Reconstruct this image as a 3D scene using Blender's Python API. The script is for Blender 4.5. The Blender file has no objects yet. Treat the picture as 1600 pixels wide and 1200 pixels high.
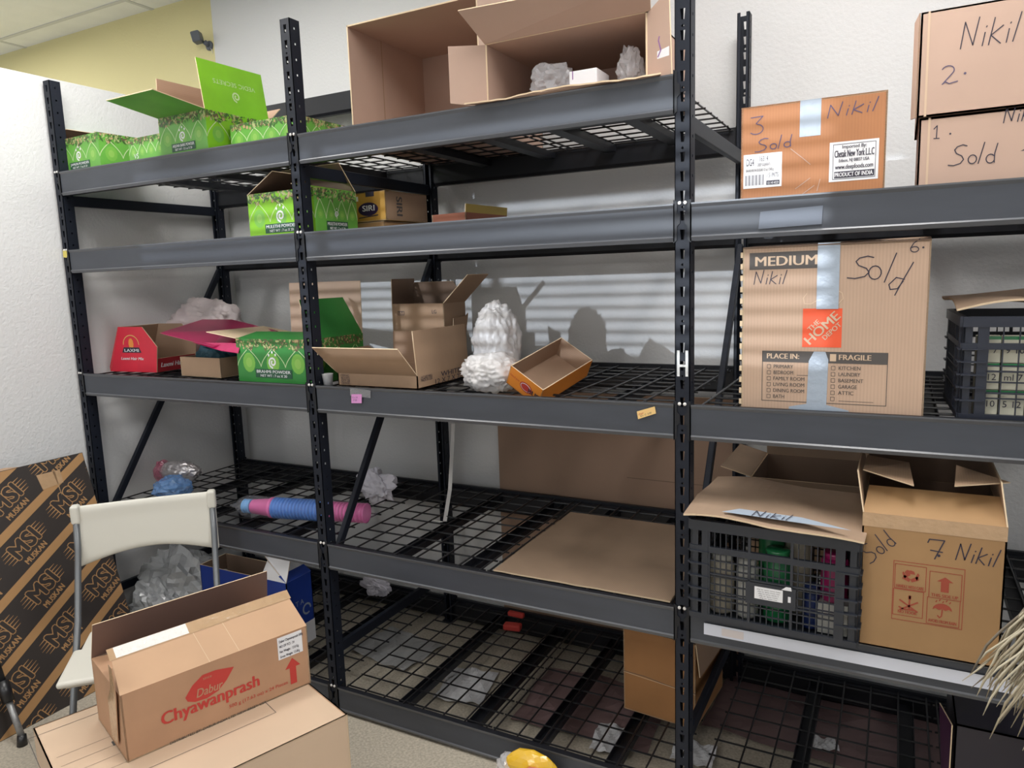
import bpy, bmesh, math, random
from mathutils import Matrix, Vector, noise
random.seed(7)
sc = bpy.context.scene
col = sc.collection
PI = math.pi

# ------------------------------------------------------------------ camera
FPX = 1144.743
CAM = Vector((1.8815, -1.9913, 1.6535))
def _axes(yaw, pit, rol):
    cy, sy, cp, sp = math.cos(yaw), math.sin(yaw), math.cos(pit), math.sin(pit)
    f = Vector((sy*cp, cy*cp, -sp)); r = Vector((cy, -sy, 0)); u = r.cross(f)
    cr, sr = math.cos(rol), math.sin(rol)
    return cr*r + sr*u, -sr*r + cr*u, f
CR, CU, CF = _axes(-0.4871, 0.1460, -0.0335)
cam_data = bpy.data.cameras.new('camera'); cam_data.sensor_width = 36; cam_data.lens = FPX*36/1600
cam_data.clip_start = 0.02
cam = bpy.data.objects.new('camera', cam_data); col.objects.link(cam)
cam.matrix_world = Matrix(((CR.x, CU.x, -CF.x, CAM.x), (CR.y, CU.y, -CF.y, CAM.y), (CR.z, CU.z, -CF.z, CAM.z), (0, 0, 0, 1)))
sc.camera = cam

# ------------------------------------------------------------------ light
sc.view_settings.view_transform = 'Standard'; sc.view_settings.look = 'None'
sc.view_settings.gamma = 1; sc.view_settings.use_curve_mapping = False
sc.view_settings.exposure = 0.12
w = bpy.data.worlds.new('world'); sc.world = w; w.use_nodes = True
w.node_tree.nodes['Background'].inputs[0].default_value = (0.80, 0.88, 1.0, 1)
w.node_tree.nodes['Background'].inputs[1].default_value = 0.75
def lamp(name, kind, loc, rot, energy, color, **kw):
    d = bpy.data.lights.new(name, kind); d.energy = energy; d.color = color
    for k, v in kw.items(): setattr(d, k, v)
    o = bpy.data.objects.new(name, d); col.objects.link(o); o.location = loc; o.rotation_euler = rot
    return o
sun = lamp('sun', 'SUN', (0, -6, 3), (0, 0, 0), 2.6, (0.82, 0.90, 1.0), angle=math.radians(0.5))
sun.rotation_euler = Vector((0.16, 0.946, -0.085)).to_track_quat('-Z', 'Y').to_euler()
CEIL = 3.19
LIGHTS = [(-0.60, -0.50, 26), (1.75, -0.50, 34), (-0.55, -3.3, 18), (1.9, -3.3, 18), (4.2, -1.2, 26), (-3.0, -0.45, 44)]
for (lx, ly, e) in LIGHTS:
    lamp('ceiling_lamp', 'AREA', (lx, ly, CEIL-0.035), (0, 0, 0), e, (1.0, 0.985, 0.965), shape='RECTANGLE', size=0.56, size_y=1.16)
lamp('window_daylight', 'AREA', (-0.3, -4.05, 1.9), (math.radians(90), 0, 0), 7, (0.78, 0.88, 1.0), shape='RECTANGLE', size=2.6, size_y=1.2)

# ------------------------------------------------------------------ constants of the place
X0, X1, X2, X3 = -1.369, 0.0, 1.36, 2.72
D = 0.866
LT, L2, L3, L4, L5 = 2.163, 1.831, 1.286, 0.686, 0.109
TOP = 2.543
WALLY = 0.95
PARTX = -1.405

def at(px, py, X=None, Y=None, Z=None):
    d = CF + CR*((px-800)/FPX) - CU*((py-600)/FPX)
    t = (X-CAM.x)/d.x if X is not None else ((Y-CAM.y)/d.y if Y is not None else (Z-CAM.z)/d.z)
    return CAM + d*t
def col_of(P):
    d = P-CAM; return 800+FPX*d.dot(CR)/d.dot(CF)
def edge_to(P, ang, px):
    # how far along a horizontal edge from P the image column px lies
    m = CR - CF*((px-800)/FPX)
    dr = Vector((math.cos(ang), math.sin(ang), 0))
    return -(P-CAM).dot(m)/dr.dot(m)

# ------------------------------------------------------------------ materials
MATS = {}
def mat(name, color, rough=0.6, metal=0.0, bump=0.0, bscale=200.0, var=0.0, vscale=6.0, alpha=1.0, emit=0.0,
        spec=0.5, trans=0.0, stripes=None, coat=0.0, vstretch=(1, 1, 1)):
    if name in MATS: return MATS[name]
    m = bpy.data.materials.new(name); m.use_nodes = True; nt = m.node_tree; b = nt.nodes['Principled BSDF']
    b.inputs['Base Color'].default_value = (*color, 1); b.inputs['Roughness'].default_value = rough
    b.inputs['Metallic'].default_value = metal; b.inputs['Specular IOR Level'].default_value = spec
    b.inputs['Alpha'].default_value = alpha; b.inputs['Transmission Weight'].default_value = trans
    b.inputs['Coat Weight'].default_value = coat
    if emit:
        b.inputs['Emission Color'].default_value = (*color, 1); b.inputs['Emission Strength'].default_value = emit
    tc = nt.nodes.new('ShaderNodeTexCoord')
    src = tc.outputs['Object']
    if var or stripes:
        mp = nt.nodes.new('ShaderNodeMapping'); mp.inputs['Scale'].default_value = vstretch
        nt.links.new(src, mp.inputs['Vector'])
        n = nt.nodes.new('ShaderNodeTexNoise'); n.inputs['Scale'].default_value = vscale; n.inputs['Detail'].default_value = 5
        nt.links.new(mp.outputs[0], n.inputs['Vector'])
        r = nt.nodes.new('ShaderNodeValToRGB')
        r.color_ramp.elements[0].position = 0.3; r.color_ramp.elements[1].position = 0.7
        r.color_ramp.elements[0].color = (*[c*(1-var) for c in color], 1)
        r.color_ramp.elements[1].color = (*[min(1, c*(1+var*0.6)) for c in color], 1)
        nt.links.new(n.outputs['Fac'], r.inputs[0])
        out = r.outputs[0]
        if stripes:
            wv = nt.nodes.new('ShaderNodeTexWave'); wv.bands_direction = stripes[0]; wv.inputs['Scale'].default_value = stripes[1]
            wv.inputs['Distortion'].default_value = 0.6; wv.inputs['Detail'].default_value = 1
            nt.links.new(src, wv.inputs['Vector'])
            mr = nt.nodes.new('ShaderNodeMapRange'); mr.inputs['To Min'].default_value = 1-stripes[2]; mr.inputs['To Max'].default_value = 1.0
            nt.links.new(wv.outputs['Fac'], mr.inputs['Value'])
            mx = nt.nodes.new('ShaderNodeMix'); mx.data_type = 'RGBA'; mx.blend_type = 'MULTIPLY'; mx.inputs['Factor'].default_value = 1
            nt.links.new(out, mx.inputs['A']); nt.links.new(mr.outputs[0], mx.inputs['B']); out = mx.outputs['Result']
        nt.links.new(out, b.inputs['Base Color'])
    if bump:
        n2 = nt.nodes.new('ShaderNodeTexNoise'); n2.inputs['Scale'].default_value = bscale; n2.inputs['Detail'].default_value = 4
        nt.links.new(src, n2.inputs['Vector'])
        bp = nt.nodes.new('ShaderNodeBump'); bp.inputs['Strength'].default_value = bump; bp.inputs['Distance'].default_value = 0.004
        nt.links.new(n2.outputs['Fac'], bp.inputs['Height']); nt.links.new(bp.outputs[0], b.inputs['Normal'])
    MATS[name] = m
    return m
WALLM = mat('wall_paint', (0.70, 0.70, 0.70), 0.62, bump=0.45, bscale=90, spec=0.35)
PARTM = mat('partition_paint', (0.72, 0.72, 0.72), 0.7, bump=0.55, bscale=80, spec=0.3)
YELLOW = mat('yellow_paint', (0.74, 0.67, 0.36), 0.7, bump=0.3, bscale=90, spec=0.3)
CEILM = mat('ceiling_tile', (0.84, 0.85, 0.83), 0.9, bump=0.3, bscale=160, var=0.04)
TEE = mat('ceiling_tee', (0.60, 0.61, 0.60), 0.5)
FLOORM = mat('concrete', (0.47, 0.42, 0.34), 0.5, bump=0.3, bscale=150, var=0.28, vscale=110)
POST = mat('post_steel', (0.010, 0.013, 0.022), 0.5, spec=0.3, bump=0.05, bscale=40)
BEAM = mat('beam_steel', (0.056, 0.062, 0.077), 0.42, spec=0.45, var=0.12, vscale=4, vstretch=(1, 1, 6))
BEAML = mat('beam_lip', (0.085, 0.090, 0.102), 0.35, spec=0.6)
BEAMD = mat('beam_dark', (0.009, 0.010, 0.014), 0.45, spec=0.4)
WIRE = mat('wire_black', (0.012, 0.012, 0.014), 0.35, spec=0.6)
CLIP = mat('clip_zinc', (0.80, 0.78, 0.76), 0.35, metal=0.3)
KRAFT = mat('kraft', (0.42, 0.275, 0.175), 0.75, var=0.10, vscale=5, stripes=('X', 55, 0.06))
KRAFTV = mat('kraft_pale', (0.52, 0.36, 0.26), 0.75, var=0.07, vscale=5, stripes=('X', 40, 0.08))
KRAFTY = mat('kraft_yellow', (0.37, 0.215, 0.095), 0.6, var=0.10, vscale=5)
KRAFTO = mat('kraft_orange', (0.44, 0.185, 0.075), 0.6, var=0.12, vscale=5, stripes=('X', 45, 0.06))
KRAFTP = mat('kraft_pink', (0.50, 0.345, 0.27), 0.75, var=0.06, vscale=4)
KRAFTT = mat('kraft_tan', (0.60, 0.44, 0.31), 0.7, var=0.05, vscale=4)
KRAFTD = mat('kraft_dabur', (0.46, 0.265, 0.155), 0.6, var=0.10, vscale=7)
KIN = mat('kraft_inside', (0.40, 0.26, 0.175), 0.8, var=0.08, vscale=4, stripes=('Z', 45, 0.08))
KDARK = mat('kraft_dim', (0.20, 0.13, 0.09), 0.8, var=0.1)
KEDGE = mat('kraft_edge', (0.70, 0.54, 0.36), 0.8)
TAPE = mat('clear_tape', (0.50, 0.33, 0.19), 0.12, spec=0.9, bump=0.5, bscale=60, var=0.08, vscale=30)
TAPEG = mat('grey_tape', (0.34, 0.40, 0.48), 0.35, spec=0.8, bump=0.4, bscale=50)
GLOSST = mat('shiny_tape', (0.75, 0.72, 0.68), 0.12, spec=1.0, bump=1.0, bscale=90)
INK = mat('black_ink', (0.035, 0.03, 0.05), 0.6)
INKB = mat('blue_ink', (0.09, 0.07, 0.14), 0.6)
PRINT = mat('grey_print', (0.085, 0.075, 0.07), 0.7)
WHITE = mat('white_paper', (0.80, 0.80, 0.82), 0.5)
WHITEP = mat('white_plastic', (0.78, 0.75, 0.68), 0.35, spec=0.5)
RED = mat('red_print', (0.50, 0.045, 0.035), 0.6)
ORANGE = mat('orange_print', (0.80, 0.10, 0.035), 0.6)
GREEN = mat('green_carton', (0.14, 0.42, 0.06), 0.42, var=0.12, vscale=9, spec=0.5)
GREENL = mat('lime_carton', (0.24, 0.56, 0.02), 0.42, var=0.10, vscale=9)
GREEND = mat('deep_green_carton', (0.035, 0.24, 0.045), 0.4, var=0.12, vscale=9)
GGLOW = mat('green_dot_outer', (0.19, 0.47, 0.07), 0.42)
GGLOW2 = mat('green_dot_inner', (0.27, 0.53, 0.10), 0.42)
LINE = mat('pale_green_line', (0.60, 0.74, 0.42), 0.5)
LEAF = [mat('print_leaf_dark', (0.05, 0.13, 0.03), 0.5), mat('print_leaf_brown', (0.13, 0.10, 0.05), 0.5),
        mat('print_fruit', (0.45, 0.32, 0.16), 0.5), mat('print_leaf_mid', (0.10, 0.24, 0.05), 0.5), mat('print_leaf_pale', (0.42, 0.46, 0.20), 0.5)]
LABELG = mat('dark_green_label', (0.02, 0.09, 0.045), 0.5)

# ------------------------------------------------------------------ mesh builder
_tc = {}
def text_tris(s, bold=0.0, sx=1.0, shear=0.0, sp=1.0):
    key = (s, bold, sx, shear, sp)
    if key in _tc: return _tc[key]
    cu = bpy.data.curves.new('txt', 'FONT'); cu.body = s; cu.size = 1.0; cu.resolution_u = 3; cu.offset = bold; cu.shear = shear
    cu.space_character = sp
    o = bpy.data.objects.new('txt', cu); col.objects.link(o)
    dg = bpy.context.evaluated_depsgraph_get()
    me = bpy.data.meshes.new_from_object(o.evaluated_get(dg))
    vs = [(v.co.x*sx, v.co.y) for v in me.vertices]
    tris = []
    me.calc_loop_triangles()
    for p in me.loop_triangles:
        a, b, c = [vs[i] for i in p.vertices]
        if (b[0]-a[0])*(c[1]-a[1])-(b[1]-a[1])*(c[0]-a[0]) < 0: b, c = c, b
        tris.append([a, b, c])
    bpy.data.objects.remove(o); bpy.data.meshes.remove(me); bpy.data.curves.remove(cu)
    xs = [v[0] for v in vs] or [0]; ys = [v[1] for v in vs] or [0]
    _tc[key] = (tris, min(xs), max(xs), min(ys), max(ys))
    return _tc[key]
def clip_poly(poly, rect):
    def cut(pl, f, inter):
        out = []
        for i in range(len(pl)):
            a, b = pl[i-1], pl[i]
            if f(b):
                if not f(a): out.append(inter(a, b))
                out.append(b)
            elif f(a): out.append(inter(a, b))
        return out
    x0, y0, x1, y1 = rect
    def ix(c): return lambda a, b: (c, a[1]+(b[1]-a[1])*(c-a[0])/(b[0]-a[0]))
    def iy(c): return lambda a, b: (a[0]+(b[0]-a[0])*(c-a[1])/(b[1]-a[1]), c)
    for f, g in ((lambda p: p[0] >= x0, ix(x0)), (lambda p: p[0] <= x1, ix(x1)), (lambda p: p[1] >= y0, iy(y0)), (lambda p: p[1] <= y1, iy(y1))):
        if len(poly) < 3: return []
        poly = cut(poly, f, g)
    return poly
# handwriting strokes, unit height
def arc(cx, cy, r, a0, a1, n=9, ry=None):
    ry = ry or r
    return [(cx+r*math.cos(math.radians(a0+(a1-a0)*i/n)), cy+ry*math.sin(math.radians(a0+(a1-a0)*i/n))) for i in range(n+1)]
HW = {
 'N': ([[(0, 0), (0.12, 0.9)], [(0.12, 0.9), (0.38, 0.08)], [(0.38, 0.08), (0.55, 1.0)]], 0.62),
 'i': ([[(0.05, 0), (0.12, 0.45)], [(0.15, 0.62), (0.17, 0.66)]], 0.24),
 'K': ([[(0, 0), (0.18, 1.05)], [(0.52, 0.72), (0.08, 0.4), (0.36, 0.0)]], 0.55),
 'k': ([[(0, 0), (0.16, 0.9)], [(0.42, 0.6), (0.06, 0.32), (0.36, 0.0)]], 0.48),
 'l': ([[(0, 0), (0.22, 0.95)]], 0.28),
 'S': ([[(0.62, 0.86), (0.45, 0.93), (0.22, 0.86), (0.12, 0.72), (0.2, 0.55), (0.42, 0.42), (0.5, 0.25), (0.38, 0.08), (0.1, 0.0), (-0.12, 0.04)]], 0.68),
 'o': ([arc(0.18, 0.22, 0.17, 60, 430, 14, 0.2)], 0.42),
 'd': ([arc(0.2, 0.18, 0.17, 40, 340, 12, 0.2), [(0.46, 0.85), (0.36, 0.4), (0.36, 0.0)]], 0.55),
 '1': ([[(0, 0.68), (0.2, 0.9), (0.18, 0.02)], [(0.02, 0.02), (0.36, 0.0)]], 0.42),
 '2': ([arc(0.24, 0.68, 0.22, 160, -40, 9) + [(0.05, 0.05), (0.16, 0.16), (0.3, 0.05), (0.6, 0.12)]], 0.6),
 '3': ([[(0.0, 0.92), (0.45, 0.95), (0.2, 0.6)] + arc(0.2, 0.3, 0.26, 80, -140, 10)], 0.55),
 '6': ([[(0.5, 0.95), (0.2, 0.65), (0.05, 0.3)] + arc(0.26, 0.2, 0.2, 170, 500, 12)], 0.55),
 '7': ([[(0.0, 0.75), (0.05, 0.92), (0.55, 0.92), (0.25, 0.0)], [(0.1, 0.4), (0.5, 0.36)]], 0.6),
 '.': ([arc(0.04, 0.04, 0.035, 0, 360, 6)], 0.12),
}
class Frame:
    # a flat face: origin o, unit u (right), v (up), n (outward)
    def __init__(s, o, u, v, w=1.0, h=1.0):
        s.o, s.u, s.v = Vector(o), Vector(u).normalized(), Vector(v).normalized(); s.n = s.u.cross(s.v); s.w, s.h = w, h
    def p(s, x, y, e=0.0): return s.o + s.u*x + s.v*y + s.n*e
class MB:
    def __init__(s): s.v, s.f, s.m, s.mats, s.smooth = [], [], [], [], False
    def mi(s, m):
        if m not in s.mats: s.mats.append(m)
        return s.mats.index(m)
    def poly(s, pts, m):
        b = len(s.v); s.v += [Vector(p) for p in pts]; s.f.append(tuple(range(b, b+len(pts)))); s.m.append(s.mi(m)); return s
    def box(s, a, b, m, M=None, mats6=None):
        x0, y0, z0 = a; x1, y1, z1 = b
        c = [Vector(p) for p in ((x0, y0, z0), (x1, y0, z0), (x1, y1, z0), (x0, y1, z0), (x0, y0, z1), (x1, y0, z1), (x1, y1, z1), (x0, y1, z1))]
        if M is not None: c = [M @ p for p in c]
        k = len(s.v); s.v += c
        for i, f in enumerate(((0, 3, 2, 1), (4, 5, 6, 7), (0, 1, 5, 4), (1, 2, 6, 5), (2, 3, 7, 6), (3, 0, 4, 7))):
            s.f.append(tuple(k+q for q in f)); s.m.append(s.mi(mats6[i] if mats6 else m))
        return s
    def slab(s, pts, t, m, m2=None, medge=None):
        # planar polygon pts (outer side: m) thickened by t against its normal (inner side m2)
        pts = [Vector(p) for p in pts]; n = len(pts)
        nr = Vector((0, 0, 0))
        for i in range(n):
            a, b = pts[i], pts[(i+1) % n]; nr += a.cross(b)
        nr.normalize(); k = len(s.v)
        s.v += pts + [p - nr*t for p in pts]
        s.f.append(tuple(range(k, k+n))); s.m.append(s.mi(m))
        s.f.append(tuple(range(k+2*n-1, k+n-1, -1))); s.m.append(s.mi(m2 or m))
        for i in range(n):
            j = (i+1) % n; s.f.append((k+i, k+n+i, k+n+j, k+j)); s.m.append(s.mi(medge or m2 or m))
        return s
    def tube(s, pts, r, m, seg=8, caps=True):
        pts = [Vector(p) for p in pts]; n = len(pts); rs = r if isinstance(r, (list, tuple)) else [r]*n
        k = len(s.v); prev = None
        for i, p in enumerate(pts):
            t = (pts[min(i+1, n-1)] - pts[max(i-1, 0)]).normalized()
            if prev is None:
                a = t.orthogonal().normalized()
            else:
                a = (prev - t*prev.dot(t)); a = a.normalized() if a.length > 1e-6 else t.orthogonal().normalized()
            prev = a; b = t.cross(a)
            for q in range(seg):
                th = 2*PI*(q+0.5)/seg; s.v.append(p + (a*math.cos(th)+b*math.sin(th))*rs[i])
        mi = s.mi(m)
        for i in range(n-1):
            for q in range(seg):
                q2 = (q+1) % seg; s.f.append((k+i*seg+q, k+i*seg+q2, k+(i+1)*seg+q2, k+(i+1)*seg+q)); s.m.append(mi)
        if caps:
            s.f.append(tuple(k+q for q in range(seg-1, -1, -1))); s.m.append(mi)
            s.f.append(tuple(k+(n-1)*seg+q for q in range(seg))); s.m.append(mi)
        return s
    def lathe(s, prof, m, seg=24, M=None, mats=None):
        k = len(s.v); n = len(prof)
        for (r, z) in prof:
            for q in range(seg):
                p = Vector((r*math.cos(2*PI*q/seg), r*math.sin(2*PI*q/seg), z)); s.v.append(M @ p if M is not None else p)
        for i in range(n-1):
            for q in range(seg):
                q2 = (q+1) % seg; s.f.append((k+i*seg+q, k+i*seg+q2, k+(i+1)*seg+q2, k+(i+1)*seg+q)); s.m.append(s.mi(mats[i] if mats else m))
        s.f.append(tuple(k+q for q in range(seg-1, -1, -1))); s.m.append(s.mi(m))
        s.f.append(tuple(k+(n-1)*seg+q for q in range(seg))); s.m.append(s.mi(m))
        return s
    # drawings on a face
    def rect(s, F, x0, y0, x1, y1, m, e=0.0004):
        return s.poly([F.p(x0, y0, e), F.p(x1, y0, e), F.p(x1, y1, e), F.p(x0, y1, e)], m)
    def fpoly(s, F, pts, m, e=0.0004, clip=None):
        if clip: pts = clip_poly(list(pts), clip)
        if len(pts) >= 3: s.poly([F.p(x, y, e) for x, y in pts], m)
        return s
    def stroke(s, F, pts, wd, m, e=0.0006, clip=None):
        for i in range(len(pts)-1):
            (x0, y0), (x1, y1) = pts[i], pts[i+1]
            dx, dy = x1-x0, y1-y0; L = math.hypot(dx, dy)
            if L < 1e-7: continue
            ex, ey = dx/L*wd*0.3, dy/L*wd*0.3; nx, ny = -dy/L*wd/2, dx/L*wd/2
            s.fpoly(F, [(x0-ex-nx, y0-ey-ny), (x1+ex-nx, y1+ey-ny), (x1+ex+nx, y1+ey+ny), (x0-ex+nx, y0-ey+ny)], m, e+i*2e-6, clip)
        return s
    def frame(s, F, x0, y0, x1, y1, wd, m, e=0.0006):
        return s.stroke(F, [(x0, y0), (x1, y0), (x1, y1), (x0, y1), (x0, y0)], wd, m, e)
    def text(s, F, st, x, y, h, m, rot=0.0, bold=0.0, sx=1.0, shear=0.0, center=True, width=None, e=0.0012, clip=None, sp=1.0):
        tris, a, b, c, d = text_tris(st, 0.0, sx, shear, sp)
        k = h/0.70; kx = k
        if width: kx = width/max(1e-6, (b-a))
        ox = (a+b)/2 if center else a
        cr, sr = math.cos(rot), math.sin(rot)
        bb = min(bold, 0.03) if bold < 0.044 else bold*0.8
        offs = [(0, 0)] if bb < 0.005 else ([(-bb, 0), (bb, 0)] if bb <= 0.03 else [(bb*math.cos(q*PI/4), bb*math.sin(q*PI/4)) for q in range(8)])
        for n_, (ax_, ay_) in enumerate(offs):
            for t in tris:
                pp = []
                for (px, py) in t:
                    qx, qy = (px-ox)*kx+ax_*k, (py+ay_)*k
                    pp.append((x+qx*cr-qy*sr, y+qx*sr+qy*cr))
                s.fpoly(F, pp, m, e+n_*2e-5, clip)
        return s
    def hand(s, F, st, x, y, h, m, wd=0.003, rot=0.0, sx=1.0, slant=0.0):
        cr, sr = math.cos(rot), math.sin(rot); cx = 0
        for ch in st:
            if ch == ' ': cx += 0.4; continue
            g, adv = HW[ch]
            for pl in g:
                q = []
                for (a, b) in pl:
                    a2 = (cx+a+slant*b)*h*sx; b2 = b*h; q.append((x+a2*cr-b2*sr, y+a2*sr+b2*cr))
                s.stroke(F, q, wd, m, 0.0009)
            cx += adv
        return s
    def build(s, name, parent=None, smooth=False):
        me = bpy.data.meshes.new(name); me.from_pydata([tuple(p) for p in s.v], [], s.f)
        for m in s.mats: me.materials.append(m)
        me.polygons.foreach_set('material_index', s.m)
        if smooth: me.polygons.foreach_set('use_smooth', [True]*len(s.f))
        me.update()
        o = bpy.data.objects.new(name, me); col.objects.link(o)
        if parent is not None: o.parent = parent
        return o
def tag(o, label=None, cat=None, group=None, kind=None):
    if label: o['label'] = label
    if cat: o['category'] = cat
    if group: o['group'] = group
    if kind: o['kind'] = kind
    return o
def empty(name, loc=(0, 0, 0), yaw=0.0, M=None):
    o = bpy.data.objects.new(name, None); col.objects.link(o); o.empty_display_size = 0.05
    if M is not None: o.matrix_world = M
    else: o.location = loc; o.rotation_euler = (0, 0, yaw)
    return o
def bevel(o, wd, seg=2):
    b = o.modifiers.new('bevel', 'BEVEL'); b.width = wd; b.segments = seg; b.limit_method = 'ANGLE'; b.angle_limit = math.radians(40)
    return o

# ------------------------------------------------------------------ the room
def structure(name, mb): return tag(mb.build(name), kind='structure')
structure('floor', MB().box((-6, -5, -0.1), (7, WALLY+0.1, 0), FLOORM))
b = MB(); b.box((PARTX, WALLY, 0), (7, WALLY+0.12, CEIL+0.05), WALLM); structure('wall_back', b)
b = MB(); b.box((-6, WALLY, 0), (PARTX-0.0005, WALLY+0.12, CEIL+0.05), YELLOW); structure('wall_back_left', b)
b = MB(); b.box((PARTX-0.115, -3.2, 0), (PARTX, WALLY-0.0005, 2.566), PARTM); structure('wall_left', b)
structure('ceiling', MB().box((-6, -5, CEIL), (7, WALLY+0.1, CEIL+0.08), CEILM))
b = MB()
for k in range(-4, 8):
    x = -1.86+1.22*k
    if x > 7: break
    b.box((x-0.012, -5, CEIL-0.004), (x+0.012, WALLY-0.001, CEIL+0.001), TEE)
for k in range(0, 10):
    y = 0.78-0.61*k; b.box((-6, y-0.012, CEIL-0.0045), (7, y+0.012, CEIL+0.0005), TEE)
structure('trim_1', b)
# wall behind the camera, with its window and blind
b = MB(); WY = -4.2; wx0, wx1, wz0, wz1 = -2.3, 1.05, 1.72, 2.56
b.box((-6, WY-0.12, 0), (wx0, WY, CEIL), WALLM); b.box((wx1, WY-0.12, 0), (7, WY, CEIL), WALLM)
b.box((wx0, WY-0.12, 0), (wx1, WY, wz0), WALLM); b.box((wx0, WY-0.12, wz1), (wx1, WY, CEIL), WALLM)
structure('wall_front', b)
b = MB(); wf = mat('window_frame_white', (0.7, 0.7, 0.7), 0.5)
for (a, c) in (((wx0, WY-0.1, wz0), (wx0+0.05, WY-0.05, wz1)), ((wx1-0.05, WY-0.1, wz0), (wx1, WY-0.05, wz1)), ((wx0+0.05, WY-0.1, wz0), (wx1-0.05, WY-0.05, wz0+0.05)),
               ((wx0+0.05, WY-0.1, wz1-0.05), (wx1-0.05, WY-0.05, wz1)), ((-0.65, WY-0.1, wz0+0.05), (-0.60, WY-0.05, wz1-0.05))):
    b.box(a, c, wf)
structure('window_1', b)
b = MB(); z = wz0+0.04
while z < wz1-0.02:
    M = Matrix.Translation((0, WY+0.05, z)) @ Matrix.Rotation(math.radians(38), 4, 'X')
    b.box((wx0-0.02, -0.024, -0.0008), (wx1+0.02, 0.024, 0.0008), wf, M); z += 0.052
b.box((wx0-0.02, WY+0.02, wz1), (wx1+0.02, WY+0.08, wz1+0.05), wf)
tag(b.build('window_blind'), 'white horizontal slat blind over the window behind the viewer', 'blind')
DIFF = mat('light_diffuser', (1.0, 0.98, 0.94), 0.5, emit=2.5)
for i, (lx, ly, e) in enumerate(LIGHTS):
    r = empty('ceiling_light', (lx, ly, CEIL-0.03))
    tag(r, 'white recessed ceiling light panel above the room', 'ceiling light', 'ceiling light panels')
    b = MB()
    for a, c in (((-0.3, -0.6, 0), (-0.285, 0.6, 0.03)), ((0.285, -0.6, 0), (0.3, 0.6, 0.03)), ((-0.285, -0.6, 0), (0.285, -0.585, 0.03)), ((-0.285, 0.585, 0), (0.285, 0.6, 0.03))): b.box(a, c, wf)
    b.build('light_frame', r)
    MB().box((-0.285, -0.585, 0.015), (0.285, 0.585, 0.02), DIFF).build('diffuser', r)

# ------------------------------------------------------------------ the shelving rack
rack = empty('shelving_rack', ((X0+X3)/2, D/2, 0))
tag(rack, 'black steel boltless shelving rack with wire decks along the white wall', 'shelving rack')
RO = Vector(((X0+X3)/2, D/2, 0))
def shifted(mb): mb.v = [p - RO for p in mb.v]; return mb
PITCH = 0.0508
def post_mesh(x, yf, s):
    # channel post: slotted face at yf, side flanges running inward (s=+1 towards +y)
    b = MB(); hw = 0.021; dep = 0.046; n = int(TOP/PITCH)
    def fc(F, w, z0, z1, hole):
        o4 = [(0, z0), (w, z0), (w, z1), (0, z1)]
        if hole is None: b.fpoly(F, o4, POST, 0); return
        for i in range(4):
            j = (i+1) % 4; b.fpoly(F, [o4[i], o4[j], hole[j], hole[i]], POST, 0)
    if s > 0: Ff = Frame((x-hw, yf, 0), (1, 0, 0), (0, 0, 1)); Fr = Frame((x+hw, yf, 0), (0, 1, 0), (0, 0, 1)); Fl = Frame((x-hw, yf+dep, 0), (0, -1, 0), (0, 0, 1))
    else: Ff = Frame((x+hw, yf, 0), (-1, 0, 0), (0, 0, 1)); Fr = Frame((x+hw, yf-dep, 0), (0, 1, 0), (0, 0, 1)); Fl = Frame((x-hw, yf, 0), (0, -1, 0), (0, 0, 1))
    w = 2*hw
    for k in range(n):
        z0, z1 = k*PITCH, (k+1)*PITCH if k < n-1 else TOP
        c = z0 + 0.024; m = w/2
        if k % 3 == 2: # slot plus small diamond
            zs = z0+0.036
            fc(Ff, w, z0, zs, [(m-0.0042, c-0.016), (m+0.0042, c-0.016), (m+0.0068, c+0.009), (m-0.0068, c+0.009)])
            zc = (zs+z1)/2; fc(Ff, w, zs, z1, [(m, zc-0.0045), (m+0.0042, zc), (m, zc+0.0045), (m-0.0042, zc)])
        else:
            fc(Ff, w, z0, z1, [(m-0.0042, c-0.016), (m+0.0042, c-0.016), (m+0.0068, c+0.011), (m-0.0068, c+0.011)])
        q = 0.0038
        for F in (Fr, Fl): fc(F, dep, z0, z1, [(dep/2-q, c-q), (dep/2+q, c-q), (dep/2+q, c+q), (dep/2-q, c+q)])
    yb = yf+s*dep
    for sx in (-1, 1):
        F = Frame((x+sx*hw-(0.011 if sx > 0 else 0), yb, 0), (1, 0, 0), (0, 0, 1))
        b.poly([F.p(0, 0), F.p(0.011, 0), F.p(0.011, TOP), F.p(0, TOP)], POST)
    return b
BEAMZ = {0: (LT, L2, L3, L4, L5), 1: (LT, L2, L3, L4, L5), 2: (L2, L3, L4, L5)}
XS = (X0, X1, X2, X3)
for i, x in enumerate(XS):
    for (yf, s) in ((0.0, 1), (D, -1)):
        p = shifted(post_mesh(x, yf, s)).build('post', rack)
        sm = p.modifiers.new('thick', 'SOLIDIFY'); sm.thickness = 0.0022; sm.offset = -1
        fy = yf-0.0 if s > 0 else yf
        ft = MB(); ft.box((x-0.028, min(yf, yf+s*0.056)-0.004, 0), (x+0.028, max(yf, yf+s*0.056)+0.004, 0.006), POST)
        shifted(ft).build('foot_plate', p)
        if s > 0:
            for z in (LT, L2, L3, L4, L5):
                if i == 3 or (i == 2 and z == LT): continue
                c = MB()
                for sx in (-1, 1):
                    M = Matrix.Translation((x+sx*0.0075, -0.001, z+0.001)) @ Matrix.Rotation(PI/2, 4, 'X')
                    c.lathe([(0.0048, 0), (0.0048, 0.003), (0.003, 0.0045)], CLIP, 10, M)
                shifted(c).build('safety_clip', p)
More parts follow.
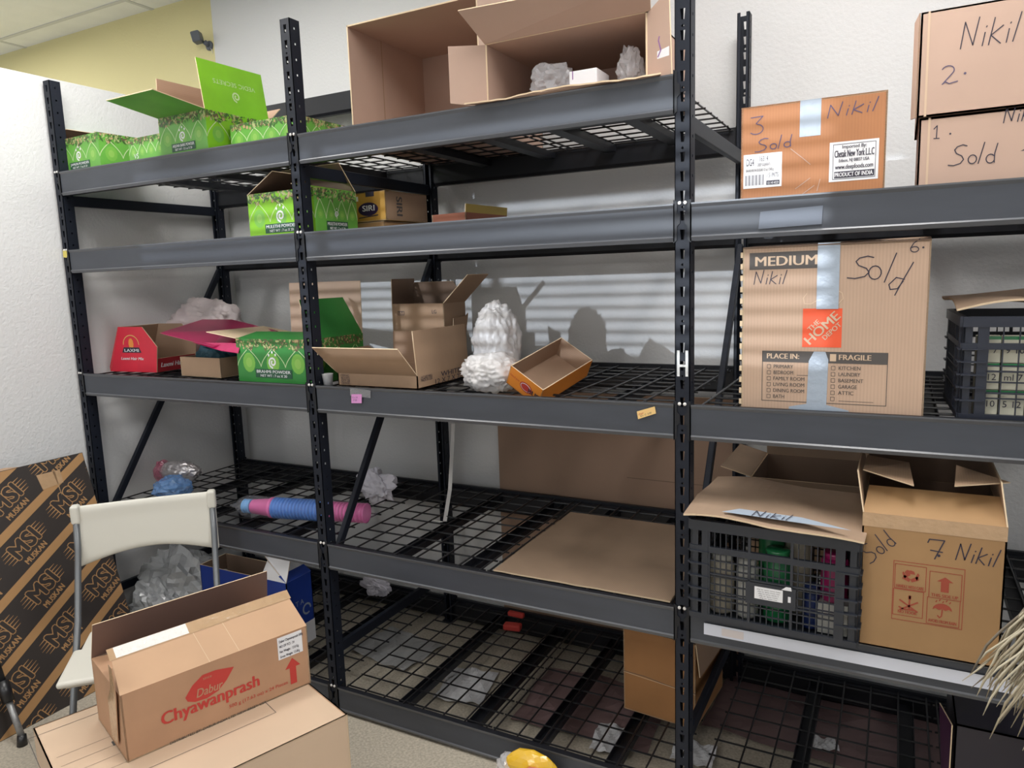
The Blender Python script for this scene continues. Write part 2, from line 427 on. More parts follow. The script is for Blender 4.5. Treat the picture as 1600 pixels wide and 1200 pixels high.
# white worn mark on the front post between the middle and right bays
p2 = [o for o in rack.children if o.name.startswith('post')][4]
b = MB(); F = Frame((X2-0.021, 0, 0), (1, 0, 0), (0, 0, 1))
wm = mat('white_scrape', (0.75, 0.77, 0.78), 0.6, var=0.25, vscale=60)
zc = at(1068, 568, Y=0).z
for (a0, c0, a1, c1) in ((0.006, -0.036, 0.0135, 0.036), (0.0295, -0.036, 0.037, 0.036), (0.0135, -0.010, 0.0295, -0.003)):
    b.rect(F, a0, zc+c0, a1, zc+c1, wm, 0.0006)
tag(shifted(b).build('worn_sticker', p2), 'scraped remains of a white sticker')

def beam(xa, xb, z, front, h=0.100):
    xa += 0.024; xb -= 0.024; b = MB()
    s = 1 if front else -1; y0 = -0.004 if front else D+0.004
    # step-beam profile (y inward, z)
    pr = [(0, -0.004), (0, 0.0), (0.016, 0.0), (0.016, -0.012), (0.038, -0.012), (0.038, -h+0.012), (0.030, -h), (0.004, -h), (0.0, -h+0.010), (0.0035, -h+0.014), (0.0035, -0.012)]
    n = len(pr); k = len(b.v)
    for x in (xa, xb): b.v += [Vector((x, y0+s*a, z+c)) for a, c in pr]
    for i in range(n):
        j = (i+1) % n; f = (k+i, k+n+i, k+n+j, k+j)
        b.f.append(f if not front else tuple(reversed(f)))
        mm = BEAM if i in (9,) else (BEAML if i in (8, 10, 7, 0) else BEAMD)
        b.m.append(b.mi(mm))
    b.f.append(tuple(range(k, k+n))); b.m.append(b.mi(BEAMD)); b.f.append(tuple(range(k+2*n-1, k+n-1, -1))); b.m.append(b.mi(BEAMD))
    o = shifted(b).build('beam', rack)
    # end brackets hooked over the posts
    for (x, sx) in ((xa, -1), (xb, 1)):
        c = MB(); yy = -0.0035 if front else D+0.0035
        pts = [(0, -h-0.004), (0.010, -h+0.004), (0.010, -h+0.040), (0.018, -h+0.048), (0.018, -0.030), (0.010, -0.022), (0.010, 0.006), (0, 0.010)]
        P = [Vector((x+sx*a, yy, z+cc)) for a, cc in pts]
        if (sx > 0) != front: P.reverse()
        if front: P = P if sx > 0 else P
        c.slab(P, 0.0025, BEAMD)
        c.box((min(x, x+sx*0.003), min(yy, yy+s*0.04), z-h), (max(x, x+sx*0.003), max(yy, yy+s*0.04), z), BEAMD)
        shifted(c).build('beam_bracket', o)
    return o
for bay in range(3):
    for z in BEAMZ[bay]:
        for front in (True, False): beam(XS[bay], XS[bay+1], z, front)
for bay in (0,): beam(XS[bay], XS[bay+1], TOP-0.003, False)   # the beam hooked at the very top of the back posts

def deck(xa, xb, z):
    xa += 0.030; xb -= 0.030; o = MB(); zt = z-0.0135; ya, yb = 0.018, D-0.018
    mid = (xa+xb)/2
    for (u, v) in ((xa, mid-0.004), (mid+0.004, xb)):
        n = 8
        for k in range(n):
            x = u+0.012+(v-u-0.024)*k/(n-1)
            o.tube([(x, ya, zt+0.003), (x, yb, zt+0.003)], 0.0033, WIRE, 6)
        for k in range(10):
            y = 0.048+(D-0.096)*k/9
            o.tube([(u, y, zt-0.002), (v, y, zt-0.002)], 0.0033, WIRE, 6)
    d = shifted(o).build('wire_deck', rack)
    W_ = xb-xa
    for x in (0.30, 0.60, 0.86, 1.12):
        cx = xa-0.03+x
        c = MB(); c.box((cx-0.024, 0.040, zt-0.030), (cx+0.024, D-0.040, zt-0.0275), BEAMD)
        c.box((cx-0.024, 0.040, zt-0.0275), (cx-0.0215, D-0.040, zt-0.005), BEAMD); c.box((cx+0.0215, 0.040, zt-0.0275), (cx+0.024, D-0.040, zt-0.005), BEAMD)
        for yy in (0.020, D-0.040): c.box((cx-0.020, yy, zt-0.012), (cx+0.020, yy+0.020, zt-0.0095), BEAMD)
        shifted(c).build('support_channel', d)
for bay in range(3):
    for z in BEAMZ[bay]: deck(XS[bay], XS[bay+1], z)

def brace(p, q, wd=0.030):
    p, q = Vector(p), Vector(q); d = (q-p); L = d.length; d.normalize()
    side = Vector((1, 0, 0)); up = side.cross(d)
    M = Matrix(((side.x, d.x, up.x, p.x), (side.y, d.y, up.y, p.y), (side.z, d.z, up.z, p.z), (0, 0, 0, 1)))
    b = MB(); b.box((-0.010, 0, -wd/2), (0.010, L, wd/2), POST, M)
    o = shifted(b).build('side_brace', rack); bevel(o, 0.003)
for x in XS:
    ya, yb = 0.047, D-0.047
    brace((x, ya, 2.045), (x, yb, 2.045), 0.045)
    brace((x, ya, 0.245), (x, yb, 0.245), 0.040)
    brace((x, ya, 0.585), (x, yb, 1.735))
    brace((x, ya, 0.42), (x, yb, 0.30), 0.026) if False else None

# ------------------------------------------------------------------ cartons
class Carton:
    def __init__(s, name, label, cat, O, yaw, w, d, h, m=KRAFT, inner=KIN, group=None, t=0.004, open_=True, M=None, edge=KEDGE, front_open=False):
        s.w, s.d, s.h, s.m, s.inner, s.t, s.edge = w, d, h, m, inner, t, edge
        s.root = empty(name, O, yaw, M); tag(s.root, label, cat, group)
        b = s.b = MB(); V = Vector
        def wall(p): b.slab(p, t, m, inner, edge)
        e = t*0.0
        wall([V((0, 0, 0)), V((w, 0, 0)), V((w, 0, h)), V((0, 0, h))])
        wall([V((w, 0, 0)), V((w, d, 0)), V((w, d, h)), V((w, 0, h))])
        wall([V((w, d, 0)), V((0, d, 0)), V((0, d, h)), V((w, d, h))])
        wall([V((0, d, 0)), V((0, 0, 0)), V((0, 0, h)), V((0, d, h))])
        wall([V((0, d, 0)), V((w, d, 0)), V((w, 0, 0)), V((0, 0, 0))])
        if not open_: wall([V((0, 0, h)), V((w, 0, h)), V((w, d, h)), V((0, d, h))])
        s.F = {'front': Frame((0, 0, 0), (1, 0, 0), (0, 0, 1), w, h), 'right': Frame((w, 0, 0), (0, 1, 0), (0, 0, 1), d, h),
               'left': Frame((0, d, 0), (0, -1, 0), (0, 0, 1), d, h), 'back': Frame((w, d, 0), (-1, 0, 0), (0, 0, 1), w, h),
               'top': Frame((0, 0, h), (1, 0, 0), (0, 1, 0), w, d)}
    def flap(s, side, L, ang, taper=0.0, m=None, inner=None, a0=0.0, a1=1.0, label=None, deco=None, name='flap', skew=0.0):
        m = m or s.m; inner = inner or s.inner
        w, d, h = s.w, s.d, s.h
        A, B, out = {'front': ((0, 0), (w, 0), (0, -1)), 'right': ((w, 0), (w, d), (1, 0)), 'back': ((w, d), (0, d), (0, 1)), 'left': ((0, d), (0, 0), (-1, 0))}[side]
        A = Vector((*A, h)); B = Vector((*B, h)); e = (B-A); P = A+e*a0; Q = A+e*a1
        a = math.radians(ang); dr = Vector((-out[0]*math.cos(a), -out[1]*math.cos(a), math.sin(a)))
        dr = Vector((-out[0]*math.cos(a), -out[1]*math.cos(a), math.sin(a)))
        eu = e.normalized(); up = dr*L
        pts = [P, Q, Q+up-eu*taper+eu*skew, P+up+eu*taper+eu*skew]
        b = MB(); b.slab(pts, s.t*0.8, m, inner, s.edge)
        if deco: deco(b, Frame(P, Q-P, dr, (Q-P).length, L))
        o = b.build(name, s.root)
        if label: o['label'] = label
        return o
    def done(s): s.body = s.b.build('carton_body', s.root); return s
def fit(name, label, cx, Yc, Z, yaw, lx, rx, topy, w=None, d=None, h=None, cat='box', **kw):
    # nearest vertical edge of the carton stands at image column cx and depth Yc
    P = at(cx, topy, Y=Yc); top = P.z; P.z = Z; a = math.radians(yaw)
    w = w or edge_to(P, a+PI, lx); d = d or edge_to(P, a+PI/2, rx)
    O = P + Vector((math.cos(a+PI), math.sin(a+PI), 0))*w
    c = Carton(name, label, cat, O, a, w, d, h or (top-Z), **kw)
    print('FIT', name, [round(q, 3) for q in O], 'w %.3f d %.3f h %.3f' % (w, d, c.h))
    return c
SB = LT-0.007   # deck surfaces
S2, S3, S4, S5 = L2-0.007, L3-0.007, L4-0.007, L5-0.007

# printed decoration of the green powder cartons
def green_face(b, F, w, h, base, title=None, sub=None, n=3, logo=True, garland=True, seed=1):
    rnd = random.Random(seed)
    b.rect(F, 0, 0, w, h, base, 0.0002)
    aw = w/n; top = h*0.78
    for i in range(n):
        cx = (i+0.5)*aw
        for rr, mm, ee in ((0.26, GGLOW, 0.0004), (0.13, GGLOW2, 0.0005)):
            b.fpoly(F, [(cx+aw*rr*math.cos(q*PI/7), h*0.45+aw*rr*1.15*math.sin(q*PI/7)) for q in range(14)], mm, ee)
    for i in range(n):
        x0, x1, c = i*aw, (i+1)*aw, (i+0.5)*aw; y0, y1 = h*0.36, top
        L = []; R = []
        for q in range(9):
            t = q/8
            L.append((c-aw/2*(0.72*math.cos(t*PI/2)+0.28*(1-t)), y0+(y1-y0)*t)); R.append((2*c-L[-1][0], L[-1][1]))
        for pl in (L, R): b.stroke(F, pl, 0.0028, LINE, 0.0007, clip=(0, 0, w, h))
    if garland:
        cnt = int(w/0.0042)
        for q in range(cnt*3):
            x = rnd.uniform(0, w); dep = 0.16+0.09*abs(math.sin(x/aw*PI))
            y = h-rnd.random()**1.2*h*dep
            r = rnd.uniform(0.005, 0.014); a = rnd.uniform(0, PI); mm = rnd.choice([LEAF[0], LEAF[0], LEAF[1], LEAF[3], LEAF[2], LEAF[4]])
            if mm in (LEAF[2],): pl = [(x+r*0.5*math.cos(k), y+r*0.5*math.sin(k)) for k in (0, 1.05, 2.1, 3.14, 4.2, 5.2)]
            else:
                c, s_ = math.cos(a), math.sin(a); pl = [(x-c*r, y-s_*r), (x+s_*r*0.35, y-c*r*0.35), (x+c*r, y+s_*r), (x-s_*r*0.35, y+c*r*0.35)]
            b.fpoly(F, pl, mm, 0.0009+q*1.5e-6, clip=(0, 0, w, h))
    if logo:
        cx, cy, r = w*0.5, h*0.47, min(aw*0.2, 0.022)
        sp = [(cx+r*(0.25+0.75*t/14)*math.cos(2.2+t*0.62), cy+r*(0.25+0.75*t/14)*math.sin(2.2+t*0.62)) for t in range(15)]
        b.stroke(F, sp, r*0.30, WHITE, 0.0016)
        for a, rr in ((60, 1.5), (90, 1.75), (125, 1.5)):
            x, y = cx+r*rr*math.cos(math.radians(a)), cy+r*rr*math.sin(math.radians(a))
            b.fpoly(F, [(x+r*0.2*math.cos(k*1.05), y+r*0.26*math.sin(k*1.05)) for k in range(6)], WHITE, 0.0018)
    if title:
        lh = h*0.20; lw = min(w*0.5, 0.20); cy = h*0.21
        b.rect(F, w/2-lw/2, cy-lh/2, w/2+lw/2, cy+lh/2, LABELG, 0.0014)
        b.text(F, title, w/2, cy+lh*0.04, lh*0.34, WHITE, bold=0.02, width=lw*0.92, e=0.0020)
        b.text(F, sub, w/2, cy-lh*0.40, lh*0.28, WHITE, bold=0.02, width=lw*0.72, e=0.0020)

# ---- top shelf, left bay
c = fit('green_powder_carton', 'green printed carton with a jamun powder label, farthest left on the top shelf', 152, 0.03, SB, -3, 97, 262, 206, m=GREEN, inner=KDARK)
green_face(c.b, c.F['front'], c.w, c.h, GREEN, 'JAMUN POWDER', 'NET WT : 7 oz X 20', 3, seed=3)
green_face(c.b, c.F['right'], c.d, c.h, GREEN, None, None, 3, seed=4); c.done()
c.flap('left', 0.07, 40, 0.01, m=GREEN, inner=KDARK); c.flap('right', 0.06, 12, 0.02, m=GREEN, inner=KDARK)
c = fit('green_powder_carton', 'low pale green carton half hidden between the jamun and arjuna cartons', 256, 0.03, SB, -2, 204, 330, 216, h=0.10, d=0.10, m=GREEN, inner=KDARK)
green_face(c.b, c.F['front'], c.w, c.h, GREEN, None, None, 4, logo=False, seed=5)
c.b.text(c.F['front'], 'VS', c.w*0.2, c.h*0.2, 0.02, WHITE); c.done()
c = fit('green_powder_carton', 'open green carton with an arjuna bark powder label and its flaps up', 320, 0.012, SB, -2, 253, 425, 170, m=GREEN, inner=KIN)
green_face(c.b, c.F['front'], c.w, c.h, GREEN, 'ARJUNA BARK POWDER', 'NET WT : 3.5 oz X 20', 3, seed=6)
green_face(c.b, c.F['right'], c.d, c.h, GREENL, None, None, 3, seed=7); c.done()
c.flap('front', 0.21, 172, 0.004, m=GREEN)
c.flap('left', 0.15, 88, 0.004, m=GREEN)
def vs_deco(b, F):
    b.rect(F, 0, 0, F.w, F.h, GREENL, 0.0002)
    b.text(F, 'VEDIC SECRETS', F.w*0.52, F.h*0.66, 0.017, LINE, rot=PI, width=0.20)
    cx, cy, r = F.w*0.52, F.h*0.38, 0.020
    b.stroke(F, [(cx+r*(0.25+0.75*t/14)*math.cos(2.2+t*0.62), cy+r*(0.25+0.75*t/14)*math.sin(2.2+t*0.62)) for t in range(15)], 0.006, LINE, 0.001)
c.flap('right', 0.19, 82, 0.0, m=GREENL, deco=vs_deco, label='lime green flap printed upside down')
c.flap('back', 0.10, 140, 0.01, m=GREEN)
c = fit('green_powder_carton', 'wide low green carton behind the second front post on the top shelf', 462, 0.10, SB, 0, 363, 547, 178, m=GREEN, inner=KDARK, open_=False)
green_face(c.b, c.F['front'], c.w, c.h, GREEN, None, None, 4, logo=False, seed=8)
green_face(c.b, c.F['right'], c.d, c.h, GREEN, None, None, 4, logo=False, seed=9)
c.b.rect(c.F['right'], c.d*0.84, c.h*0.45, c.d*0.99, c.h*0.97, WHITE, 0.003)
c.b.text(c.F['right'], '5', c.d*0.91, c.h*0.55, c.h*0.3, INK, e=0.0034); c.done()

# ---- top shelf, middle bay: two big cartons lying on their sides
def lying(name, label, lx, rx, ly, Yc, yaw, depth, Z, m, top=None, w=None):
    P = at(lx, ly, Y=Yc); h = P.z-Z; P.z = Z; a = math.radians(yaw); w = w or edge_to(P, a, rx)
    root = empty(name, P, a); tag(root, label, 'box'); t = 0.005; b = MB(); V = Vector
    def wall(p): b.slab(p, t, m, KRAFTP, KEDGE)
    wall([V((0, depth, 0)), V((0, 0, 0)), V((0, 0, h)), V((0, depth, h))])
    wall([V((w, 0, 0)), V((w, depth, 0)), V((w, depth, h)), V((w, 0, h))])
    wall([V((0, 0, h)), V((w, 0, h)), V((w, depth, h)), V((0, depth, h))])
    wall([V((0, depth, 0)), V((w, depth, 0)), V((w, 0, 0)), V((0, 0, 0))])
    wall([V((w, depth, 0)), V((0, depth, 0)), V((0, depth, h)), V((w, depth, h))])
    b.build('carton_body', root)
    print('LYING', name, [round(q, 3) for q in P], round(w, 3), round(h, 3))
    return root, w, h
r, w_, h_ = lying('large_carton', 'huge empty kraft carton lying on its side, open end facing out, on the top shelf', 541, 753, 40, 0.32, 0, 0.50, SB, KRAFTP)
b = MB(); b.slab([Vector((w_, 0, 0)), Vector((w_+0.14, -0.05, 0)), Vector((w_+0.14, -0.05, h_)), Vector((w_, 0, h_))], 0.004, KRAFTP, KRAFTP, KEDGE); b.build('flap', r)
b = MB(); b.box((0.0055, 0.20, 0.006), (0.0062, 0.204, h_-0.006), KRAFT); b.build('crease', r)
r, w_, h_ = lying('long_carton', 'long kraft carton on its side with flaps open and plastic bags inside', 758, 1012, 68, 0.03, 0, 0.46, SB, KRAFTP)
V = Vector
b = MB(); b.slab([V((0, 0, h_)), V((w_+0.01, 0, h_)), V((w_+0.035, -0.09, h_+0.055)), V((-0.035, -0.09, h_+0.075))][::-1], 0.004, KRAFTP, KRAFTP, KEDGE); b.build('flap', r)
b = MB(); b.slab([V((0, 0, 0.005)), V((0, 0, h_-0.004)), V((-0.10, -0.05, h_-0.004)), V((-0.10, -0.05, 0.02))], 0.004, KRAFTP, KRAFTP, KEDGE); b.build('flap', r)
b = MB(); b.slab([V((w_, 0, 0.0)), V((w_+0.075, -0.035, 0.008)), V((w_+0.068, -0.035, h_+0.03)), V((w_, 0, h_-0.006))], 0.004, KRAFTP, KRAFTP, KEDGE)
F = Frame((w_, 0, 0), (0.075, -0.035, 0), (0, 0, 1)); PURP = mat('purple_line', (0.25, 0.10, 0.30), 0.5)
b.rect(F, 0.035, 0.055, 0.076, 0.155, WHITE, 0.001)
b.stroke(F, [(0.038, 0.060), (0.048, 0.075), (0.040, 0.10), (0.048, 0.13), (0.062, 0.150)], 0.004, PURP, 0.0015); b.build('flap', r)
# ragged bottom flap, lying out over the beam
b = MB(); n = 26; rnd = random.Random(5); front = []
for i in range(n+1):
    t = i/n; front.append(V((-0.05+t*(w_+0.10), -0.045-0.012*rnd.random(), 0.014-0.004*math.sin(t*9))))
b.slab([V((w_+0.03, -0.001, 0.012)), V((0, -0.001, 0.012))] + front, 0.004, KRAFTP, KRAFTP, KEDGE); o = b.build('flap', r); o['label'] = 'torn bottom flap lying over the beam'

# ---- plastic bags
def film(name, colr, alpha=0.35, rough=0.15):
    m = mat(name, colr, rough, alpha=alpha, spec=0.9, bump=0.8, bscale=35); return m
CLEAR = film('clear_film', (0.85, 0.85, 0.88), 0.38); MILKY = film('milky_film', (0.82, 0.80, 0.80), 0.82, 0.35)
PINKF = film('pinkish_film', (0.84, 0.72, 0.72), 0.85, 0.35)
GREYF = film('grey_film', (0.42, 0.43, 0.44), 0.75, 0.2)

def crumple(name, c, r, m, seed, amp=0.35, sub=4, parent=None, flat=None, label=None, cat='bag', freq=2.2, group=None, yaw=0):
    soft = m in (MILKY, PINKF)
    bm = bmesh.new(); bmesh.ops.create_icosphere(bm, subdivisions=5 if soft else sub, radius=1)
    off = Vector((seed*3.1, seed*1.7, seed))
    for v in bm.verts:
        p = v.co.copy(); q = p*freq+off
        k = 1+amp*(noise.noise(q)+0.6*abs(noise.noise(q*2.3))+0.35*noise.noise(q*5.1)+0.22*abs(noise.noise(q*9.7)))
        if soft:
            k += 0.16*(0.5-abs(noise.noise(q*1.9+off)))-0.05 + 0.11*(0.4-abs(noise.noise(q*4.3))) + 0.05*(0.4-abs(noise.noise(q*8.7)))
        v.co = Vector((p.x*k*r[0], p.y*k*r[1], p.z*k*r[2]))
        if flat is not None and v.co.z < -flat: v.co.z = -flat+0.002*noise.noise(q*6)
    me = bpy.data.meshes.new(name); bm.to_mesh(me); bm.free(); me.materials.append(m)
    me.polygons.foreach_set('use_smooth', [m in (MILKY, PINKF, None)]*len(me.polygons))
    o = bpy.data.objects.new(name, me); col.objects.link(o); o.location = c; o.rotation_euler = (0, 0, yaw)
    if parent: o.parent = parent
    if label: tag(o, label, cat, group)
    return o
p = at(865, 125, Y=0.11); crumple('plastic_bag', (p.x, p.y, SB+0.062), (0.062, 0.05, 0.055), CLEAR, 1, label='crumpled clear plastic bag inside the long carton, at left', flat=0.05)
p = at(985, 110, Y=0.12); crumple('plastic_bag', (p.x, p.y, SB+0.062), (0.036, 0.04, 0.062), CLEAR, 2, label='small clear plastic bag inside the long carton, near its right flap', flat=0.05)
p = at(921, 125, Y=0.08); b = MB(); b.box((-0.042, -0.05, 0), (0.042, 0.05, 0.060), WHITE); b.box((-0.034, -0.0505, 0.035), (-0.028, 0.05, 0.0605), PURP)
o = b.build('small_white_packet'); o.location = (p.x, p.y, SB+0.006); bevel(o, 0.012, 3); tag(o, 'small white packet with purple edge between the two clear bags', 'packet')

# ---- second shelf
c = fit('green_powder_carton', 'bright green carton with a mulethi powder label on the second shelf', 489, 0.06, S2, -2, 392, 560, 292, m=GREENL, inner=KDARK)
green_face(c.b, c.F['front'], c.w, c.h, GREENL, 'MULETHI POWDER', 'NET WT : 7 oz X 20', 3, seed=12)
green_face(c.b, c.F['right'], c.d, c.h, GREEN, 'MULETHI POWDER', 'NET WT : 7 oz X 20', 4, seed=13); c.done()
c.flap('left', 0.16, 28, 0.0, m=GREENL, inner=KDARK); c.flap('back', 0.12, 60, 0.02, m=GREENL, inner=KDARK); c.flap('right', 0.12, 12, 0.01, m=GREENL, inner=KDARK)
SIRI = mat('golden_brown_carton', (0.50, 0.27, 0.05), 0.45, var=0.15, vscale=6)
c2 = fit('golden_carton', 'plain lower carton of the two stacked beside the bright green one', 600, 0.36, S2, -4, 565, 668, 345, m=KRAFTY, open_=False, w=0.2)
c2.b.rect(c2.F['right'], c2.d*0.8, c2.h*0.1, c2.d*0.95, c2.h*0.8, WHITE); c2.done()
c = fit('golden_carton', 'golden carton with a dark oval logo, on top of the stack by the back post', 601, 0.36, S2+c2.h+0.002, -4, 559, 668, 297, m=SIRI, open_=False, w=0.2)
F = c.F['front']; W_, H_ = c.w, c.h
c.b.fpoly(F, [(W_*0.55+0.052*math.cos(q*PI/10), H_*0.42+0.026*math.sin(q*PI/10)) for q in range(20)], mat('dark_violet', (0.03, 0.015, 0.06), 0.4), 0.0006)
c.b.text(F, 'SIRI', W_*0.56, H_*0.36, 0.022, WHITE, bold=0.03, e=0.001, width=0.062)
c.b.rect(F, W_*0.5, H_*0.84, W_*0.72, H_*0.999, INK); c.b.rect(F, W_*0.06, H_*0.72, W_*0.30, H_*0.88, WHITE); c.b.rect(F, W_*0.04, H_*0.18, W_*0.24, H_*0.30, WHITE)
c.b.stroke(F, [(W_*0.3, H_*0.14), (W_*0.8, H_*0.2)], 0.004, INK)
F = c.F['right']; c.b.rect(F, 0.004, 0.004, F.w-0.004, F.h-0.004, KRAFT); c.b.text(F, 'SIRI', c.d*0.25, c.h*0.5, 0.035, PRINT, rot=-PI/2, bold=0.03); c.done()
c = fit('open_tray', 'shallow open red-brown tray with a yellow end on the second shelf', 728, 0.34, S2, -6, 676, 793, 349, m=mat('tray_red', (0.30, 0.10, 0.055), 0.6), inner=mat('tray_red_inside', (0.34, 0.13, 0.07), 0.7), h=0.065, cat='tray')
c.done(); c.flap('right', 0.03, 95, 0.0, m=mat('tray_yellow', (0.50, 0.36, 0.07), 0.5), label='yellow printed side')
c.flap('back', 0.03, 85, 0)

# ---- third shelf, left bay
REDC = mat('red_carton', (0.74, 0.03, 0.06), 0.45, var=0.1, vscale=10); REDL = mat('red_carton_lip', (0.42, 0.02, 0.03), 0.45)
P = at(172, 575, Y=0.13); P.z = S3
r = empty('display_carton', P, math.radians(4)); tag(r, 'red display carton with slanted ends and a small oval badge, beside the corner post', 'box')
ew = 0.205; H = 0.205; Lg = 0.22
end = [V((0, 0, 0)), V((ew, 0, 0)), V((ew+0.012, 0, 0.115)), V((ew-0.045, 0, H)), V((0.055, 0, H)), V((0.0, 0, 0.02))]
ew0 = edge_to(P, math.radians(4), 245)
k_ = ew0/ew
end = [V((p.x*k_, 0, p.z)) for p in end]; ew *= k_
b = MB(); b.slab(end, 0.004, REDC, KIN, KEDGE); F = Frame((0, 0, 0), (1, 0, 0), (0, 0, 1)); cx = ew*0.52
b.stroke(F, [(cx+0.034*k_*math.cos(q*PI/12), 0.125+0.042*math.sin(q*PI/12)) for q in range(13)], 0.004, mat('gold_print', (0.75, 0.45, 0.15), 0.5))
b.fpoly(F, [(cx+0.016*math.cos(q*PI/5), 0.128+0.026*math.sin(q*PI/5)) for q in range(10)], mat('flame_orange', (0.85, 0.30, 0.06), 0.5), 0.0006)
b.fpoly(F, [(cx-0.042*k_, 0.088), (cx+0.042*k_, 0.088), (cx+0.034*k_, 0.112), (cx-0.034*k_, 0.112)], INK, 0.0008)
b.text(F, 'LAXMI', cx, 0.092, 0.013, WHITE, bold=0.03, width=0.062*k_, e=0.0012)
b.text(F, 'Laxmi Hair Mix', cx, 0.055, 0.013, WHITE, bold=0.03, shear=0.3, width=0.10*k_, e=0.0012)
b.build('end_panel', r)
b = MB(); b.slab([p+V((0, Lg, 0)) for p in end], 0.004, KIN, REDC, KEDGE); b.build('end_panel', r)
b = MB(); b.box((0, 0.004, 0), (ew, Lg-0.004, 0.004), KIN); b.slab([V((0, Lg, 0)), V((0, 0, 0)), V((0, 0, 0.02)), V((0.055*k_, 0, H)), V((0.055*k_, Lg, H)), V((0, Lg, 0.02))][:1]+[V((0, 0, 0)), V((0.055*k_, 0, H)), V((0.055*k_, Lg, H))], 0.003, REDC, KIN, KEDGE)
b.build('carton_body', r)
b = MB(); b.slab([V((ew, 0.004, 0)), V((ew, Lg, 0)), V((ew+0.004, Lg, 0.062)), V((ew+0.004, 0.004, 0.062))], 0.004, REDL, KIN, KEDGE)
F = Frame((ew, 0, 0), (0, 1, 0), (0, 0, 1)); b.text(F, 'Laxmi Hair Mix', Lg*0.5, 0.022, 0.020, WHITE, bold=0.03, shear=0.3, e=0.007); b.build('front_lip', r)

c = fit('open_carton', 'plain brown open carton stuffed with teal cloth, under the magenta foil', 343, 0.09, S3, -3, 284, 374, 560, m=KRAFT, cat='box', d=0.24)
c.done(); bx = c
TEAL = mat('teal_cloth', (0.01, 0.05, 0.07), 0.7, bump=0.4, bscale=30)
cc = c.root.matrix_world if False else None
ctr = V(c.root.location) + Matrix.Rotation(math.radians(-3), 3, 'Z') @ V((c.w/2, c.d/2, c.h*0.95))
o = crumple('folded_cloth', ctr, (c.w*0.42, c.d*0.42, 0.075), TEAL, 4, amp=0.15, sub=4, label='dark teal cloth with gold edging filling the plain brown carton', cat='cloth')
for q in range(5):
    g = MB(); a = at(304+q*5, 534+(q % 2)*2, Y=0.10); g.lathe([(0.0, 0), (0.005, 0.002), (0.006, 0.005), (0.003, 0.009), (0, 0.010)], mat('gold_bead', (0.8, 0.6, 0.15), 0.3, metal=0.8), 8, Matrix.Translation(a - o.location)); g.build('gold_trim', o)
MAG = mat('magenta_foil', (0.50, 0.015, 0.11), 0.28, spec=0.9, metal=0.25, bump=0.25, bscale=9)
def sheetpx(name, pts, m, t, label, cat, m2=None, parent=None):
    # a thin sheet through measured corners (px, py, depth)
    P = [at(x, y, Y=Y) for x, y, Y in pts]; c0 = sum(P, V((0, 0, 0)))/len(P); b = MB()
    q = [p-c0 for p in P]; n = len(q)
    for i in range(n):
        tri = [V((0, 0, 0.0)), q[i], q[(i+1) % n]]; b.slab(tri, t, m, m2 or m)
    o = b.build(name); o.location = c0
    if label: tag(o, label, cat)
    return o
fo = sheetpx('foil_sheet', [(250, 520, 0.08), (333, 541, 0.04), (405, 524, 0.14), (434, 517, 0.30), (362, 499, 0.42), (316, 499, 0.38)], MAG, 0.003, 'folded magenta foil sheet lying over the brown carton and its cloth', 'foil sheet')
b = MB()
for pts in ([(300, 535, 0.06), (345, 548, 0.035), (372, 552, 0.04), (376, 536, 0.06)],): b.slab([at(x, y, Y=Y)-fo.location for x, y, Y in pts], 0.002, MAG)
b.build('fold', fo)
p = at(322, 500, Y=0.60); crumple('shopping_bag', (p.x+0.02, p.y-0.02, S3+0.14), (0.235, 0.12, 0.15), PINKF, 9, amp=0.22, label='puffed pinkish white plastic bag behind the magenta foil', flat=0.9)

c = fit('green_powder_carton', 'deep green open carton with a brahmi powder label on the third shelf', 483, 0.045, S3, -1, 374, 560, 531, d=0.30, m=GREEND, inner=KIN)
green_face(c.b, c.F['front'], c.w, c.h, GREEND, 'BRAHMI POWDER', 'NET WT : 7 oz X 20', 3, seed=21)
green_face(c.b, c.F['right'], c.d, c.h, GREEND, None, None, 3, seed=22); c.done()
c.flap('back', 0.21, 92, 0.0, m=GREEND, inner=KRAFTV)
c.flap('right', 0.16, 66, 0.03, m=GREEND, inner=GREEND)
c.flap('front', 0.10, 12, 0.01, m=GREEND, inner=KIN)
c.flap('left', 0.17, 172, 0.0, m=KRAFTV, inner=KEDGE)

# ---- third shelf, middle bay
c = fit('open_carton', 'wide low open carton with raised flaps and WHITE printed on its right end', 652, 0.055, S3, 0, 529, 733, 588, m=KRAFT, inner=KIN)
F = c.F['right']
c.b.text(F, 'WHITE', c.d*0.62, c.h*0.56, 0.018, INK, bold=0.015, width=0.13, shear=0.0); c.b.text(F, '12 X 7 X 22', c.d*0.58, c.h*0.08, 0.018, INK, bold=0.01, width=0.18)
c.b.text(F, '(4 CASE MIN)', c.d*0.16, c.h*0.72, 0.010, INK, width=0.07); c.b.text(F, 'MADE IN USA', c.d*0.16, c.h*0.52, 0.010, INK, width=0.07)
F = c.F['front']
for q in range(4): c.b.text(F, ['ITEM NO.', '40-12 PCS', 'QTY 28', 'CARTON NO.'][q], 0.035, c.h*(0.75-0.2*q), 0.008, INK, width=0.04)
c.done(); oc = c
c.flap('front', 0.155, 138, -0.008, m=KRAFT, inner=KRAFTV)
c.flap('back', 0.125, 93, 0.0, m=KRAFT, inner=KIN, a0=0.22, a1=1.0)
c.flap('right', 0.155, 86, 0.0, m=KRAFT, inner=KIN)
c.flap('left', 0.13, 150, 0.02, m=KRAFT, inner=KIN)
c = fit('tall_carton', 'tall brown carton with torn top flaps standing behind the wide low carton', 693, 0.42, S3, -4, 618, 731, 474, m=KRAFT, inner=KDARK)
